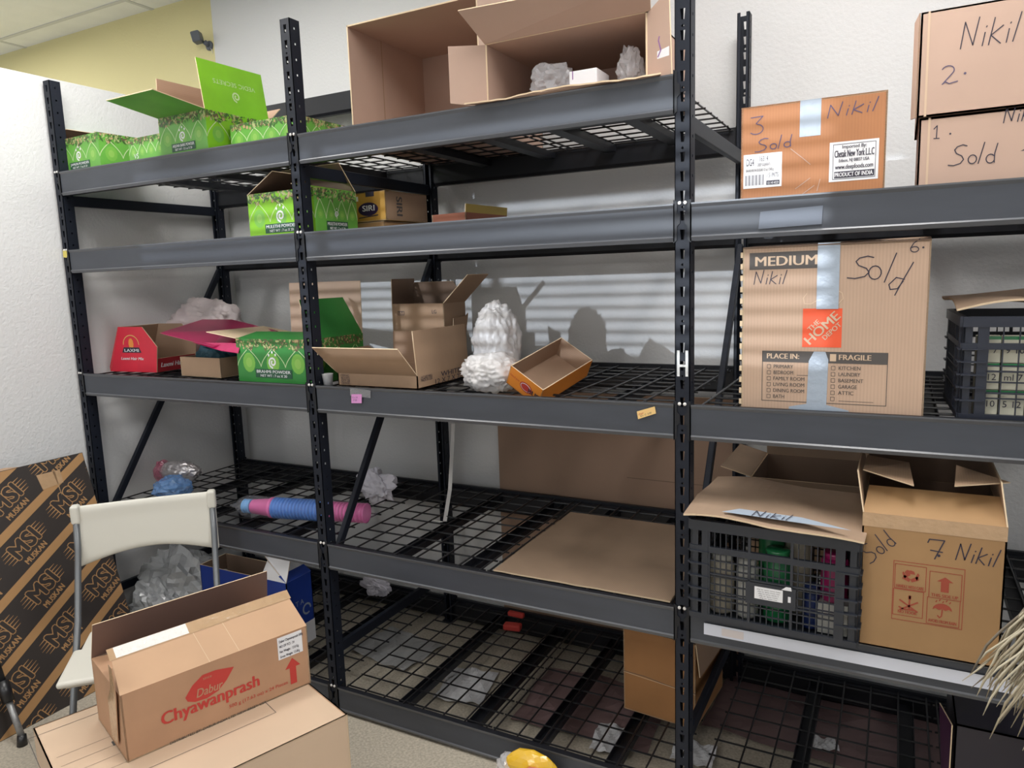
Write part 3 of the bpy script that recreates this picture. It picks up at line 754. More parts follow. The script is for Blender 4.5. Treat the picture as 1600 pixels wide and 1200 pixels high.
F = c.F['front']; c.b.frame(F, c.w*0.12, c.h*0.84, c.w*0.24, c.h*0.89, 0.002, INK); c.b.text(F, 'KY', c.w*0.18, c.h*0.85, 0.012, INK); c.b.text(F, 'LG', c.w*0.82, c.h*0.86, 0.014, INK, bold=0.01)
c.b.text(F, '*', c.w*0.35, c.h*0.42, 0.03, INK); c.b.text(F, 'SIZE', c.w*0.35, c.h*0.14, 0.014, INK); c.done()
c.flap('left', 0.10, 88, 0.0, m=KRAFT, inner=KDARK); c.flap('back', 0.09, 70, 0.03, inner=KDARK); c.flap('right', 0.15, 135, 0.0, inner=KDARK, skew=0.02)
b = MB(); F = c.F['right']; b.slab([F.p(0.05, c.h*0.55, 0.004), F.p(c.d*0.95, c.h*0.52, 0.004), F.p(c.d*1.0, c.h*0.84, 0.014), F.p(c.d*0.9, c.h*0.80, 0.012), F.p(0.05, c.h*0.78, 0.008)], 0.003, KRAFT, KIN, KEDGE); b.build('torn_panel', c.root)
p = at(776, 545, Y=0.33); crumple('shopping_bag', (p.x, p.y, S3+0.125), (0.082, 0.075, 0.150), MILKY, 15, amp=0.16, label='upright twist of a white plastic bag behind the lower white bag', flat=0.9)
p = at(768, 590, Y=0.14); crumple('shopping_bag', (p.x, p.y, S3+0.058), (0.098, 0.085, 0.062), MILKY, 18, amp=0.2, label='lower crumpled white plastic bag at the shelf edge, left of the orange tray', flat=0.85)
p = at(512, 590, Y=0.05); b = MB(); WC = mat('white_cup', (0.8, 0.8, 0.82), 0.35)
b.lathe([(0.016, 0), (0.020, 0.042), (0.022, 0.044), (0.019, 0.043)], WC, 18); o = b.build('small_cup', None, True); o.location = (p.x, p.y, S3); tag(o, 'small white plastic cup standing beside the second front post', 'cup')
b = MB(); b.lathe([(0.012, -0.02), (0.019, 0.018), (0.020, 0.020)], WC, 18, Matrix.Rotation(PI/2, 4, 'X')); o = b.build('small_cup', None, True); p = at(500, 597, Y=0.09); o.location = (p.x+0.012, p.y, S3+0.020); tag(o, 'small white cup tipped on its side next to the standing one', 'cup')
# orange tray leaning, open to the viewer
ORT = mat('orange_carton', (0.80, 0.27, 0.035), 0.45)
A = at(798, 571, Y=0.06); Dp = at(849, 618, Y=0.045)
A = V(A); Dp = V(Dp); Dp.z = max(Dp.z, S3+0.02)
e1 = (Dp-A).normalized()
B0 = at(874, 525, Y=0.30); e2 = (B0-A); e2 = (e2-e1*e2.dot(e1)); le2 = e2.length; e2.normalize()
nn = e1.cross(e2).normalized()
if nn.dot(CAM-A) < 0: nn = -nn
le1 = (Dp-A).length
M = Matrix(((e1.x, e2.x, nn.x, A.x), (e1.y, e2.y, nn.y, A.y), (e1.z, e2.z, nn.z, A.z), (0, 0, 0, 1)))
print('TRAY', A, Dp, B0, le1, le2, nn)
r = empty('orange_tray', M=M); tag(r, 'orange printed open carton tray tilted on the third shelf, showing its brown inside', 'tray')
hgt = 0.075; b = MB(); O_ = V((0, 0, 0))
rim = [V((0, 0, 0)), V((le1, 0, 0)), V((le1, le2, 0)), V((0, le2, 0))]; bot = [p-V((0, 0, hgt)) for p in rim]
if e1.cross(e2).dot(nn) < 0: pass
for i in range(4):
    j = (i+1) % 4; b.slab([bot[i], bot[j], rim[j], rim[i]], 0.003, ORT, KIN, KEDGE)
b.slab([bot[3], bot[2], bot[1], bot[0]], 0.003, ORT, KIN)
F = Frame(bot[0], (1, 0, 0), (0, 0, 1))
b.fpoly(F, [(le1*0.55+0.026*math.cos(q*PI/8), hgt*0.5+0.018*math.sin(q*PI/8)) for q in range(16)], RED, 0.0006)
b.fpoly(F, [(le1*0.55+0.022*math.cos(q*PI/8), hgt*0.5+0.014*math.sin(q*PI/8)) for q in range(16)], WHITE, 0.0009); b.fpoly(F, [(le1*0.55+0.020*math.cos(q*PI/8), hgt*0.5+0.012*math.sin(q*PI/8)) for q in range(16)], RED, 0.0012)
b.text(F, 'RUSK', le1*0.85, hgt*0.35, 0.018, INK, bold=0.03); b.text(F, 'Pulses & spices', le1*0.2, hgt*0.55, 0.008, RED, width=0.04)
b.build('tray_body', r)
# stickers on the beams
def sticker(name, corners, m, label, cat, yb=-0.0048, txt=None):
    P = [at(x, y, Y=yb) for x, y in corners]; c0 = sum(P, V((0, 0, 0)))/4; b = MB(); b.slab([p-c0 for p in P], 0.0005, m)
    if txt:
        F = Frame(P[0]-c0, P[1]-P[0], P[3]-P[0])
        for (s_, x, y, h_, mm) in txt: b.text(F, s_, x, y, h_, mm, e=0.0005)
    o = b.build(name); o.location = c0; tag(o, label, cat); return o
sticker('paper_tag', [(997, 655), (1025, 646), (1023, 635), (995, 643)][0:4], mat('yellow_paper', (0.82, 0.55, 0.22), 0.6), 'small yellow paper tag stuck on the third shelf beam near its right end', 'tag', txt=[('chair', 0.012, 0.010, 0.006, RED), ('8 x 12  5.00', 0.026, 0.004, 0.005, INK)])
sticker('sticky_note', [(549, 630), (565, 630), (565, 616), (549, 616)], mat('pink_paper', (0.70, 0.30, 0.62), 0.6), 'small pink sticky note on the third shelf beam near the second front post', 'note', yb=-0.0056, txt=[('27.50', 0.016, 0.008, 0.006, INKB), ('12 x 24', 0.016, 0.018, 0.006, INKB)])
sticker('tape_strip', [(547, 618), (579, 622), (579, 610), (547, 606)], film('tape_film', (0.4, 0.4, 0.42), 0.35, 0.15), 'strip of clear tape above the pink sticky note', 'tape')
sticker('tape_strip', [(1185, 358), (1284, 350), (1286, 321), (1188, 331)], mat('tape_film_blue', (0.13, 0.15, 0.19), 0.45, spec=0.5, bump=0.2, bscale=30), 'wide strip of glossy clear tape on the beam below box number 3', 'tape')
sticker('yellow_scrap', [(99, 402), (105, 403), (104, 391), (98, 391)], mat('yellow_scrap_paper', (0.75, 0.62, 0.15), 0.6), 'tiny yellow scrap of tape on the corner post at the second shelf', 'tape', yb=-0.003)

# ---- right bay
c = fit('moving_carton', 'orange-brown carton marked 3 Sold with two white shipping labels and grey tape', 1388, 0.03, S2, 1.5, 1157, 1391, 140, m=KRAFTO, open_=False, d=0.34)
F = c.F['front']; W_, H_ = c.w, c.h; b = c.b
b.rect(F, W_*0.42, H_*0.63, W_*0.565, H_*1.0, TAPEG)
b.hand(F, '3', W_*0.07, H_*0.70, H_*0.20, INKB, 0.0022, sx=1.4); b.hand(F, 'Sold', W_*0.12, H_*0.52, H_*0.14, INKB, 0.0022, rot=0.08, sx=1.4); b.hand(F, 'Nikil', W_*0.61, H_*0.79, H_*0.14, INKB, 0.0022, rot=0.05, sx=1.9)
def label1(b, F, x0, y0, x1, y1, rot=0):
    b.rect(F, x0, y0, x1, y1, WHITE, 0.0006)
label1(b, F, W_*0.02, H_*0.14, W_*0.30, H_*0.50)
b.text(F, 'DG4', W_*0.07, H_*0.38, H_*0.075, INK, width=W_*0.055); b.text(F, '16314', W_*0.17, H_*0.42, H_*0.055, INK, width=W_*0.06); b.text(F, 'DEEP GUJARATI', W_*0.17, H_*0.37, H_*0.03, INK, width=W_*0.09)
b.text(F, 'BHAKHRI IN-SUGAR 12 oz / 340 g', W_*0.14, H_*0.315, H_*0.028, INK, width=W_*0.20); b.text(F, '(15) PKTS.', W_*0.235, H_*0.245, H_*0.045, INK, width=W_*0.09)
for q in range(16): b.rect(F, W_*(0.035+q*0.0085), H_*0.17, W_*(0.035+q*0.0085+0.0028+0.003*(q*7 % 3 == 0)), H_*0.28, INK, 0.001)
b.rect(F, W_*0.19, H_*0.165, W_*0.285, H_*0.21, INK, 0.001); b.text(F, '021140 40329', W_*0.238, H_*0.172, H_*0.026, WHITE, e=0.0014, width=W_*0.08)
b.rect(F, W_*0.63, H_*0.14, W_*0.955, H_*0.54, WHITE, 0.0006); b.frame(F, W_*0.655, H_*0.165, W_*0.935, H_*0.515, 0.0012, INK, 0.001)
b.text(F, 'Imported By:', W_*0.795, H_*0.47, H_*0.035, INK, bold=0.02, width=W_*0.16); b.text(F, 'Chetak New York L.L.C', W_*0.795, H_*0.385, H_*0.07, INK, bold=0.02, width=W_*0.26)
b.text(F, 'Edison, NJ 08837 USA', W_*0.795, H_*0.335, H_*0.032, INK, bold=0.02, width=W_*0.20); b.text(F, 'www.deepfoods.com', W_*0.795, H_*0.265, H_*0.045, INK, bold=0.02, width=W_*0.25)
b.rect(F, W_*0.665, H_*0.175, W_*0.93, H_*0.24, INK, 0.001); b.text(F, 'PRODUCT OF INDIA', W_*0.795, H_*0.188, H_*0.042, WHITE, bold=0.02, width=W_*0.25, e=0.0014)
for (x0, y0, x1, y1) in ((0.36, 0.52, 0.44, 0.42), (0.44, 0.42, 0.50, 0.34), (0.40, 0.1, 0.50, 0.2), (0.55, 0.06, 0.57, 0.18), (0.45, 0.04, 0.53, 0.12)): b.stroke(F, [(W_*x0, H_*y0), (W_*x1, H_*y1)], 0.0018, KRAFTP, 0.0008)
c.done()
def big(label, lx, Yc, Z, topy, deco, w=0.50, d=0.36, yaw=0.0):
    P = at(lx, topy, Y=Yc); h = P.z-Z; P.z = Z
    c = Carton('moving_carton', label, 'box', P, math.radians(yaw), w, d, h, m=KRAFTP, open_=False); deco(c.b, c.F['front'], w, h); c.done(); print('BIG', P, h); return c
def d1(b, F, w, h):
    b.hand(F, '1', 0.030, h*0.70, h*0.20, INK, 0.0022); b.hand(F, '.', 0.062, h*0.74, h*0.2, INK, 0.0022); b.hand(F, 'Sold', 0.068, h*0.30, h*0.30, INK, 0.0022, sx=1.0); b.hand(F, 'Nikil', 0.165, h*0.82, h*0.22, INK, 0.0022, sx=1.1)
    x = 0.200
    b.fpoly(F, [(x, h*0.42), (x+0.045, h*0.56), (x+0.090, h*0.42), (x+0.068, h*0.42), (x+0.068, h*0.16), (x+0.022, h*0.16), (x+0.022, h*0.42)], INK)
    b.rect(F, 0.018, 0.0, 0.0225, h, KRAFTT, 0.0008)
def d2(b, F, w, h):
    b.hand(F, 'Nikil', 0.080, h*0.60, h*0.27, INK, 0.0022, sx=1.0); b.hand(F, '2', 0.045, h*0.28, h*0.20, INKB, 0.0022, sx=1.2); b.hand(F, '.', 0.090, h*0.36, h*0.2, INKB, 0.0022)
    b.rect(F, 0.014, 0.0, 0.0185, h, KRAFTT, 0.0008)
    b.text(F, '.... ....', w*0.5, h*0.92, 0.01, PRINT)
c1 = big('pale kraft carton marked 1 Sold Nikil, bottom of the right-hand stack', 1437, 0.035, S2, 186, d1)
c2 = big('pale kraft carton marked 2 Nikil, stacked on top of carton 1', 1440, 0.030, S2+c1.h+0.003, 20, d2)
b = MB(); F = c2.F['left']; b.slab([F.p(0.36, c2.h, 0.004), F.p(0.34, c2.h-0.015, 0.013), F.p(0.34, 0.0, 0.013), F.p(0.36, 0.0, 0.004)], 0.003, KRAFTP, KIN); b.build('loose_seam', c2.root)

c = fit('moving_carton', 'large corrugated moving carton with an orange square logo and two strips of grey tape', 1456, 0.018, S3, -1, 1158, 1476, 374, m=KRAFTV, d=0.42, open_=False)
F = c.F['front']; W_, H_ = c.w, c.h; b = c.b
def fx(x, y): return ((x-80)/1268.0*W_, (1-(y-60)/1075.0)*H_)
def R_(x0, y0, x1, y1, m, e=0.0004):
    a, bq = fx(x0, y0), fx(x1, y1); b.rect(F, min(a[0], bq[0]), min(a[1], bq[1]), max(a[0], bq[0]), max(a[1], bq[1]), m, e)
def T_(s_, x, y, h_, m, x1=None, bold=0.0, **k):
    a = fx(x, y); wd = (x1-x)/1268.0*W_ if x1 else None
    b.text(F, s_, a[0]+(wd/2 if wd else 0), a[1], h_/1075.0*H_, m, bold=bold, width=wd, center=bool(wd), **k)
R_(130, 95, 640, 205, PRINT); T_('MEDIUM', 175, 182, 62, KRAFTT, 615, bold=0.03)
R_(618, 50, 770, 465, TAPEG, 0.0016)
a = fx(165, 300); b.hand(F, 'Nikil', a[0], a[1], H_*0.085, INK, 0.0022, sx=1.25)
a = fx(850, 278); b.hand(F, 'S', a[0], a[1], H_*0.135, INK, 0.0026, sx=1.35); a = fx(960, 290); b.hand(F, 'o', a[0], a[1], H_*0.19, INK, 0.0026, sx=1.0); a = fx(1065, 305); b.hand(F, 'l', a[0], a[1], H_*0.17, INK, 0.0026, sx=1.5)
for pl in ([(1243, 190), (1180, 300), (1135, 385)], [(1192, 290), (1140, 278), (1095, 320), (1105, 350), (1150, 345), (1185, 300)]): b.stroke(F, [fx(*q) for q in pl], 0.0026, INK)
a = fx(1215, 130); b.hand(F, '6', a[0], a[1], H_*0.075, INK, 0.0022, sx=1.3); a = fx(1295, 108); b.hand(F, '.', a[0], a[1], H_*0.08, INK, 0.0024)
for pl in ([(550, 365), (525, 395), (535, 430), (580, 432), (620, 412)], [(770, 430), (800, 400), (792, 365), (772, 355)]): b.stroke(F, [fx(*q) for q in pl], 0.002, KRAFTT, 0.0008)
R_(525, 462, 797, 710, ORANGE); x0, y0 = fx(525, 710); x1, y1 = fx(797, 462); cl = (x0, y0, x1, y1); s_ = x1-x0
cxm, cym = (x0+x1)/2, (y0+y1)/2
for (t_, ox, hh, wd) in (('THE', 0.20, 0.13, 0.36), ('HOME', 0.0, 0.25, 1.08), ('DEPOT', -0.235, 0.13, 0.58)):
    nx, ny = -math.sin(PI/4), math.cos(PI/4); off = ox*s_; lx_ = {'THE': -0.10, 'HOME': 0.0, 'DEPOT': 0.12}[t_]*s_
    bx_, by_ = cxm+nx*(off-hh*s_/2)+math.cos(PI/4)*lx_, cym+ny*(off-hh*s_/2)+math.sin(PI/4)*lx_
    b.text(F, t_, bx_, by_, hh*s_, KRAFTT, rot=PI/4, bold=0.025, width=wd*s_, clip=cl)
R_(235, 738, 1110, 812, PRINT); R_(235, 1070, 1110, 1074, PRINT); R_(235, 738, 240, 1072, PRINT); R_(1105, 738, 1110, 1074, PRINT)
T_('PLACE IN:', 272, 788, 34, KRAFTT, 505, bold=0.03); T_('FRAGILE', 785, 788, 34, KRAFTT, 1000, bold=0.03); R_(722, 752, 765, 798, KRAFTT, 0.0008)
for i, t_ in enumerate(('PRIMARY', 'BEDROOM', 'FAMILY ROOM', 'LIVING ROOM', 'DINING ROOM', 'BATH')):
    yy = 852+i*40; a, q = fx(275, yy+2), fx(300, yy-22); b.frame(F, a[0], a[1], q[0], q[1], 0.0012, PRINT); T_(t_, 322, yy, 24, PRINT, 322+len(t_)*20.5, bold=0.01)
R_(492, 894, 572, 897, PRINT)
for i, t_ in enumerate(('KITCHEN', 'LAUNDRY', 'BASEMENT', 'GARAGE', 'ATTIC', '')):
    yy = 852+i*40; a, q = fx(735, yy+2), fx(760, yy-22); b.frame(F, a[0], a[1], q[0], q[1], 0.0012, PRINT)
    if t_: T_(t_, 785, yy, 24, PRINT, 785+len(t_)*21, bold=0.01)
R_(790, 1052, 1025, 1055, PRINT)
b.fpoly(F, [fx(*q) for q in ((565, 1125), (575, 800), (610, 738), (690, 738), (712, 790), (706, 1125))], TAPEG, 0.0016)
b.fpoly(F, [fx(*q) for q in ((440, 1130), (440, 1105), (566, 1082), (706, 1082), (860, 1112), (870, 1130))], TAPEG, 0.0018)
F2 = c.F['left']
c.b.rect(F2, 0, 0, 0.004, c.h, KEDGE, 0.0006); c.done(); md = c
b = MB()
for q in range(14): b.box((-0.006, 0.0, 0.012+q*0.030), (0.0, 0.004, 0.026+q*0.030), KEDGE)
b.build('torn_seam', c.root)
b = MB(); b.slab([V((0, -0.003, c.h+0.001)), V((c.w, -0.002, c.h+0.001)), V((c.w, 0.16, c.h+0.012)), V((0, 0.16, c.h+0.008))], 0.003, KRAFTV, KIN, KDARK); b.build('flap', c.root)

# ---- plastic crates
CRATE = mat('crate_plastic', (0.020, 0.024, 0.034), 0.38, spec=0.6); CRATEB = mat('crate_blue_black', (0.016, 0.020, 0.034), 0.4, spec=0.6)
def crate(name, label, O, yaw, w, d, h, m, cols, rows, solid, style=0):
    r = empty(name, O, math.radians(yaw)); tag(r, label, 'crate'); V = Vector
    def side(F, nm, panel):
        b = MB(); e = 0.0
        def bar(x0, y0, x1, y1, dp=0.006, out=0.0):
            P0 = F.p(x0, y0, out)
            b.slab([F.p(x0, y0, out), F.p(x1, y0, out), F.p(x1, y1, out), F.p(x0, y1, out)], dp+out, m)
        W_, H_ = F.w, F.h
        bar(0, 0, W_, H_*0.055, 0.008, 0.004); bar(0, H_*0.90, W_, H_, 0.008, 0.006)
        bar(0, H_*0.055, W_*0.05, H_*0.90, 0.006, 0.0); bar(W_*0.95, H_*0.055, W_, H_*0.90, 0.006)
        bar(W_*0.075, H_*0.055, W_*0.115, H_*0.90, 0.008, 0.004); bar(W_*0.885, H_*0.055, W_*0.925, H_*0.90, 0.008, 0.004)
        bar(0, H_*0.685, W_, H_*0.745, 0.008, 0.003)
        for k in range(1, 6): bar(0, H_*(0.055+k*0.125), W_*0.12, H_*(0.055+k*0.125)+0.004, 0.005, 0.008); bar(W_*0.88, H_*(0.055+k*0.125), W_, H_*(0.055+k*0.125)+0.004, 0.005, 0.008)
        x0, x1 = W_*0.12, W_*0.88
        for k in range(cols+1):
            x = x0+(x1-x0)*k/cols; mj = (k % 7 == 0); hw = 0.0035 if mj else 0.0013
            bar(x-hw, H_*0.055, x+hw, H_*0.685, 0.005, 0.003 if mj else 0)
            if panel and 0.36*W_ < x < 0.62*W_ and not mj: continue
            bar(x-hw, H_*0.745, x+hw, H_*0.90, 0.005, 0.003 if mj else 0)
        for k in range(1, rows): y = H_*(0.055+0.63*k/rows); bar(x0, y-0.0016, x1, y+0.0016, 0.005)
        for k in (1, 2): y = H_*(0.055+0.63*k/3); bar(x0, y-0.002, x1, y+0.002, 0.005, 0.003)
        if panel: bar(W_*panel[0], H_*panel[1], W_*panel[2], H_*panel[3], 0.004, 0.004)
        return b.build(nm, r)
    fr = side(Frame((0, 0, 0), (1, 0, 0), (0, 0, 1), w, h), 'front_grille', solid)
    side(Frame((w, 0, 0), (0, 1, 0), (0, 0, 1), d, h), 'side_grille', None)
    side(Frame((0, d, 0), (0, -1, 0), (0, 0, 1), d, h), 'side_grille', None)
    side(Frame((w, d, 0), (-1, 0, 0), (0, 0, 1), w, h), 'back_grille', None)
    b = MB(); b.box((0.006, 0.006, 0), (w-0.006, d-0.006, 0.005), m); b.build('base', r)
    return r, fr
def jar(x, y, z, rad, h, m, lid, label, name='jar', lh=0.018):
    root = empty(name, (x, y, z)); tag(root, label, name.replace('_', ' '))
    b = MB(); b.lathe([(rad*0.9, 0), (rad, 0.006), (rad, h*0.8), (rad*0.8, h*0.9), (rad*0.8, h-lh)], m, 20); b.build('jar_body', root, True)
    b = MB(); b.lathe([(rad*0.84, h-lh), (rad*0.84, h-0.002), (rad*0.78, h)], lid, 20); b.build('lid', root, True); return root
CX, CYf, CZ = 1.395, -0.045, L4+0.004
cw = 0.425; ch = 0.285; cdp = 0.33
r, fr = crate('plastic_crate', 'black slatted plastic crate full of jars under a sheet of brown cardboard', (CX, CYf, CZ), -1.5, cw, cdp, ch, CRATE, 21, 8, (0.355, 0.25, 0.655, 0.46))
b = MB(); F = Frame((0, -0.004, 0), (1, 0, 0), (0, 0, 1)); x0, y0 = cw*0.41, ch*0.31
b.rect(F, x0, y0, x0+0.072, y0+0.034, WHITE, 0.001)
for q in range(5): b.text(F, 'ship to: spice room, keep cool'[:26-q*2], x0+0.036, y0+0.026-q*0.0058, 0.0032, INK, width=0.060-0.004*q, e=0.0014)
b.rect(F, x0+0.085, y0+0.004, x0+0.092, y0+0.020, WHITE, 0.001); b.fpoly(F, [(x0+0.068, y0+0.036), (x0+0.094, y0+0.036), (x0+0.092, y0+0.046), (x0+0.080, y0+0.046)], WHITE, 0.001)
b.build('white_label', fr)
JG = mat('green_jar', (0.02, 0.20, 0.07), 0.25, spec=0.8); JM = mat('magenta_jar', (0.36, 0.012, 0.12), 0.3, spec=0.8); JW = mat('white_jar', (0.55, 0.54, 0.50), 0.4); JB = mat('navy_lid', (0.01, 0.025, 0.12), 0.4); JC = mat('beige_pack', (0.42, 0.38, 0.30), 0.5)
zb = CZ+0.008
jar(CX+0.075, CYf+0.06, zb, 0.034, 0.17, JC, JW, 'beige jar at the left front inside the cardboard-covered crate')
jar(CX+0.145, CYf+0.055, zb, 0.030, 0.165, JW, JW, 'white jar inside the covered crate, between the beige and green jars')
jar(CX+0.222, CYf+0.065, zb, 0.038, 0.200, JG, JG, 'green jar in the middle of the covered crate')
jar(CX+0.310, CYf+0.05, zb, 0.022, 0.12, JB, JB, 'narrow dark blue jar inside the covered crate, right of the green jar')
jar(CX+0.365, CYf+0.060, zb+0.085, 0.034, 0.13, JM, JM, 'magenta jar inside the covered crate, resting on a white tub')
b = MB(); b.box((-0.036, -0.036, 0), (0.036, 0.036, 0.083), JW); o = b.build('white_tub'); o.location = (CX+0.365, CYf+0.062, zb); tag(o, 'white tub under the magenta jar in the covered crate', 'tub')
for q, px_ in enumerate((0.195, 0.268)): jar(CX+px_, CYf+0.145, zb, 0.036, 0.262, JG if q == 0 else JC, JB, ('tall jar with a navy lid behind the green jar in the covered crate', 'tall beige jar with a navy lid behind and right of the green jar')[q], lh=0.045)
# wavy cardboard cover
CARDB = mat('dusty_cardboard', (0.34, 0.235, 0.16), 0.75, var=0.12, vscale=7)
def wavy(name, O, yaw, w, d, amp, m, label, cat='cardboard sheet', t=0.005, nx=18, ny=10, fn=None, edge=KEDGE):
    b = MB(); V = Vector; k = 0
    def zz(u, v): return fn(u, v) if fn else amp*(math.sin(u*5+v*2)*0.5+math.sin(v*7+u)*0.5)
    for s_ in (0, 1):
        for j in range(ny+1):
            for i in range(nx+1):
                u, v = i/nx, j/ny; jit = 0.004*noise.noise(V((u*9, v*9, 3))) if (i in (0, nx) or j in (0, ny)) else 0
                b.v.append(V((u*w+jit, v*d+jit, zz(u, v)-s_*t)))
    N = (nx+1)*(ny+1)
    for j in range(ny):
        for i in range(nx):
            a = j*(nx+1)+i; q = (a, a+1, a+nx+2, a+nx+1); b.f.append(q); b.m.append(b.mi(m)); b.f.append(tuple(N+x for x in reversed(q))); b.m.append(b.mi(m))
    bd = [i for i in range(nx+1)] + [(nx+1)*j+nx for j in range(1, ny+1)] + [(nx+1)*ny+i for i in range(nx-1, -1, -1)] + [(nx+1)*j for j in range(ny-1, 0, -1)]
    for q in range(len(bd)):
        a, c_ = bd[q], bd[(q+1) % len(bd)]; b.f.append((a, a+N, c_+N, c_)); b.m.append(b.mi(edge))
    o = b.build(name); o.location = O; o.rotation_euler = (0, 0, math.radians(yaw)); tag(o, label, cat); return o
o = wavy('cardboard_sheet', (CX-0.015, CYf-0.020, CZ+ch+0.014), -2.5, 0.45, 0.36, 0.006, CARDB, 'wavy brown cardboard sheet with handwriting covering the black crate', fn=lambda u, v: 0.008*math.sin(u*4+0.5)+0.010*v*v*0+0.028*math.sin(v*2.2)*0.6+0.004*math.sin(u*9+v*6))
b = MB(); F = Frame((0, 0.0, 0.012), (1, 0, 0), (0, 1, 0.13))
b.fpoly(F, [(0.10, 0.018), (0.42, 0.008), (0.30, 0.045), (0.14, 0.050)], TAPEG, 0.004); b.hand(Frame((0, 0, 0.018), (1, 0, 0), (0, 1, 0.13)), 'Nikil', 0.18, 0.012, 0.036, INK, 0.0025, sx=1.5); b.build('tape_and_writing', o)
c = Carton('open_carton', 'open brown carton standing behind the covered black crate', 'box', (1.475, 0.42, S4), 0, 0.36, 0.34, 0.30, m=CARDB, inner=KDARK); c.done()
c.flap('left', 0.10, 165, 0.0, m=CARDB, inner=CARDB); c.flap('back', 0.13, 80, 0.0, m=CARDB, inner=CARDB)
# box 7
c = Carton('moving_carton', 'yellowish carton marked 7 Sold Nikil with red handling symbols and an arched open top', 'box', (1.822, -0.02, L4+0.001), 0, 0.305, 0.36, 0.352, m=KRAFTY, inner=KDARK)
F = c.F['front']; W_, H_ = c.w, c.h; b = c.b
def gx(x, y): return ((x-705)/590.0*W_, (790-y)/570.0*H_)
b.rect(F, 0, H_*0.90, W_, H_, TAPE, 0.0006)
a = gx(755, 430); b.hand(F, 'Sold', a[0], a[1], H_*0.14, INK, 0.0024, rot=0.85, sx=0.9); a = gx(985, 380); b.hand(F, '7', a[0], a[1], H_*0.15, INK, 0.0028, sx=1.2); a = gx(1028, 368); b.hand(F, '.', a[0], a[1], H_*0.16, INK, 0.0030); a = gx(1100, 372); b.hand(F, 'Nikil', a[0], a[1], H_*0.13, INK, 0.0026, rot=-0.07, sx=1.05)
RP = mat('faded_red_print', (0.34, 0.065, 0.035), 0.65)
for (x0, y0, x1, y1) in ((848, 655, 1140, 408), (855, 522, 985, 420), (1000, 540, 1130, 432), (852, 635, 978, 525), (995, 650, 1128, 540)):
    p0, p1 = gx(x0, y0), gx(x1, y1); b.frame(F, p0[0], p0[1], p1[0], p1[1], 0.0016, RP)
def gp(pts, e=0.0006): b.fpoly(F, [gx(*q) for q in pts][::-1] if False else [gx(*q) for q in pts], RP, e)
gp([(1032, 470), (1062, 470), (1062, 512)][:0] or [(1047, 512), (1080, 512), (1080, 470), (1098, 470), (1063, 450), (1030, 470), (1047, 470)])
gp([(895, 450), (905, 470), (920, 462), (915, 442), (905, 440)]); gp([(905, 470), (895, 478), (885, 455), (890, 448)]); gp([(885, 478), (915, 490), (922, 478), (895, 462)]); gp([(957, 478), (927, 490), (920, 478), (950, 462)]); gp([(950, 448), (958, 455), (948, 480), (940, 470)]); gp([(905, 456), (940, 456), (935, 444), (920, 440), (908, 446)], 0.0008)
for pl in ([(880, 570), (955, 612)], [(955, 572), (882, 612)], [(922, 548), (920, 600)], [(878, 600), (900, 608), (940, 606)]): b.stroke(F, [gx(*q) for q in pl], 0.004, RP)
gp([(915, 548), (928, 548), (928, 562), (915, 562)])
gp([(1018, 588)]+[(1058+40*math.cos(PI-q*PI/8), 588-28*math.sin(q*PI/8)) for q in range(1, 8)]+[(1098, 588), (1085, 582), (1070, 588), (1058, 582), (1045, 588), (1030, 582)])
b.stroke(F, [gx(*q) for q in ((1058, 585), (1056, 612), (1048, 620), (1040, 612))], 0.003, RP)
for q in range(5): b.stroke(F, [gx(1030+q*14, 556-6*(q % 2)), gx(1034+q*14, 550-6*(q % 2))], 0.0025, RP)
for t_, x, y, wd in (('HANDLE WITH CARE', 920, 517, 115), ('THIS SIDE UP', 1064, 534, 110), ('NO HOOK', 914, 625, 80), ('AVOID FROM RAIN', 1060, 642, 115)):
    a = gx(x, y); b.text(F, t_, a[0], a[1], 0.008, RP, bold=0.03, width=wd/590.0*W_)
c.done(); c7 = c
c.flap('left', 0.10, 100, 0.03, m=KRAFTY, inner=KRAFT, name='flap'); c.flap('right', 0.10, 82, 0.03, m=KRAFTY, inner=KRAFT)
c.flap('back', 0.10, 80, 0.0, m=KRAFTY, inner=KDARK); c.flap('front', 0.10, 28, 0.01, m=KRAFTY, inner=KDARK)
b = MB(); b.slab([V((-0.005, 0.06, H_+0.095)), V((0.11, 0.02, H_+0.075)), V((0.10, 0.15, H_+0.100)), V((0.0, 0.2, H_+0.10))], 0.003, KRAFT, KRAFT, KEDGE); b.build('flap', c.root)
b = MB(); b.slab([V((W_+0.005, 0.06, H_+0.090)), V((W_-0.10, 0.15, H_+0.100)), V((W_-0.11, 0.02, H_+0.080))][::-1], 0.003, KRAFT, KRAFT, KEDGE); b.build('flap', c.root)
# second crate at the right
r, fr = crate('plastic_crate', 'blue-black plastic crate of packets at the right edge, beside the moving carton', (2.018, 0.035, S3), 2, 0.42, 0.34, 0.245, CRATEB, 10, 4, (0.52, 0.28, 0.86, 0.55))
b = MB(); r2 = random.Random(3)
for i in range(7):
    for j in range(3):
        o = MB(); o.box((-0.024, -0.016, 0), (0.024, 0.016, 0.062), mat('cream_packet', (0.62, 0.60, 0.48), 0.5))
        F = Frame((-0.024, -0.016, 0), (1, 0, 0), (0, 0, 1)); o.text(F, ['9 10', '5 12', 'ml 7'][(i+j) % 3], 0.024, 0.022, 0.015, INK); o.rect(F, 0, 0.054, 0.048, 0.0618, JG, 0.0003)
        q = o.build('spice_packet'); q.location = (2.018+0.055+i*0.052, 0.068, S3+0.008+j*0.064); q.rotation_euler = (0, 0, math.radians(2)); tag(q, 'cream packet with black figures stacked inside the blue-black crate', 'packet', 'packets in the blue-black crate')
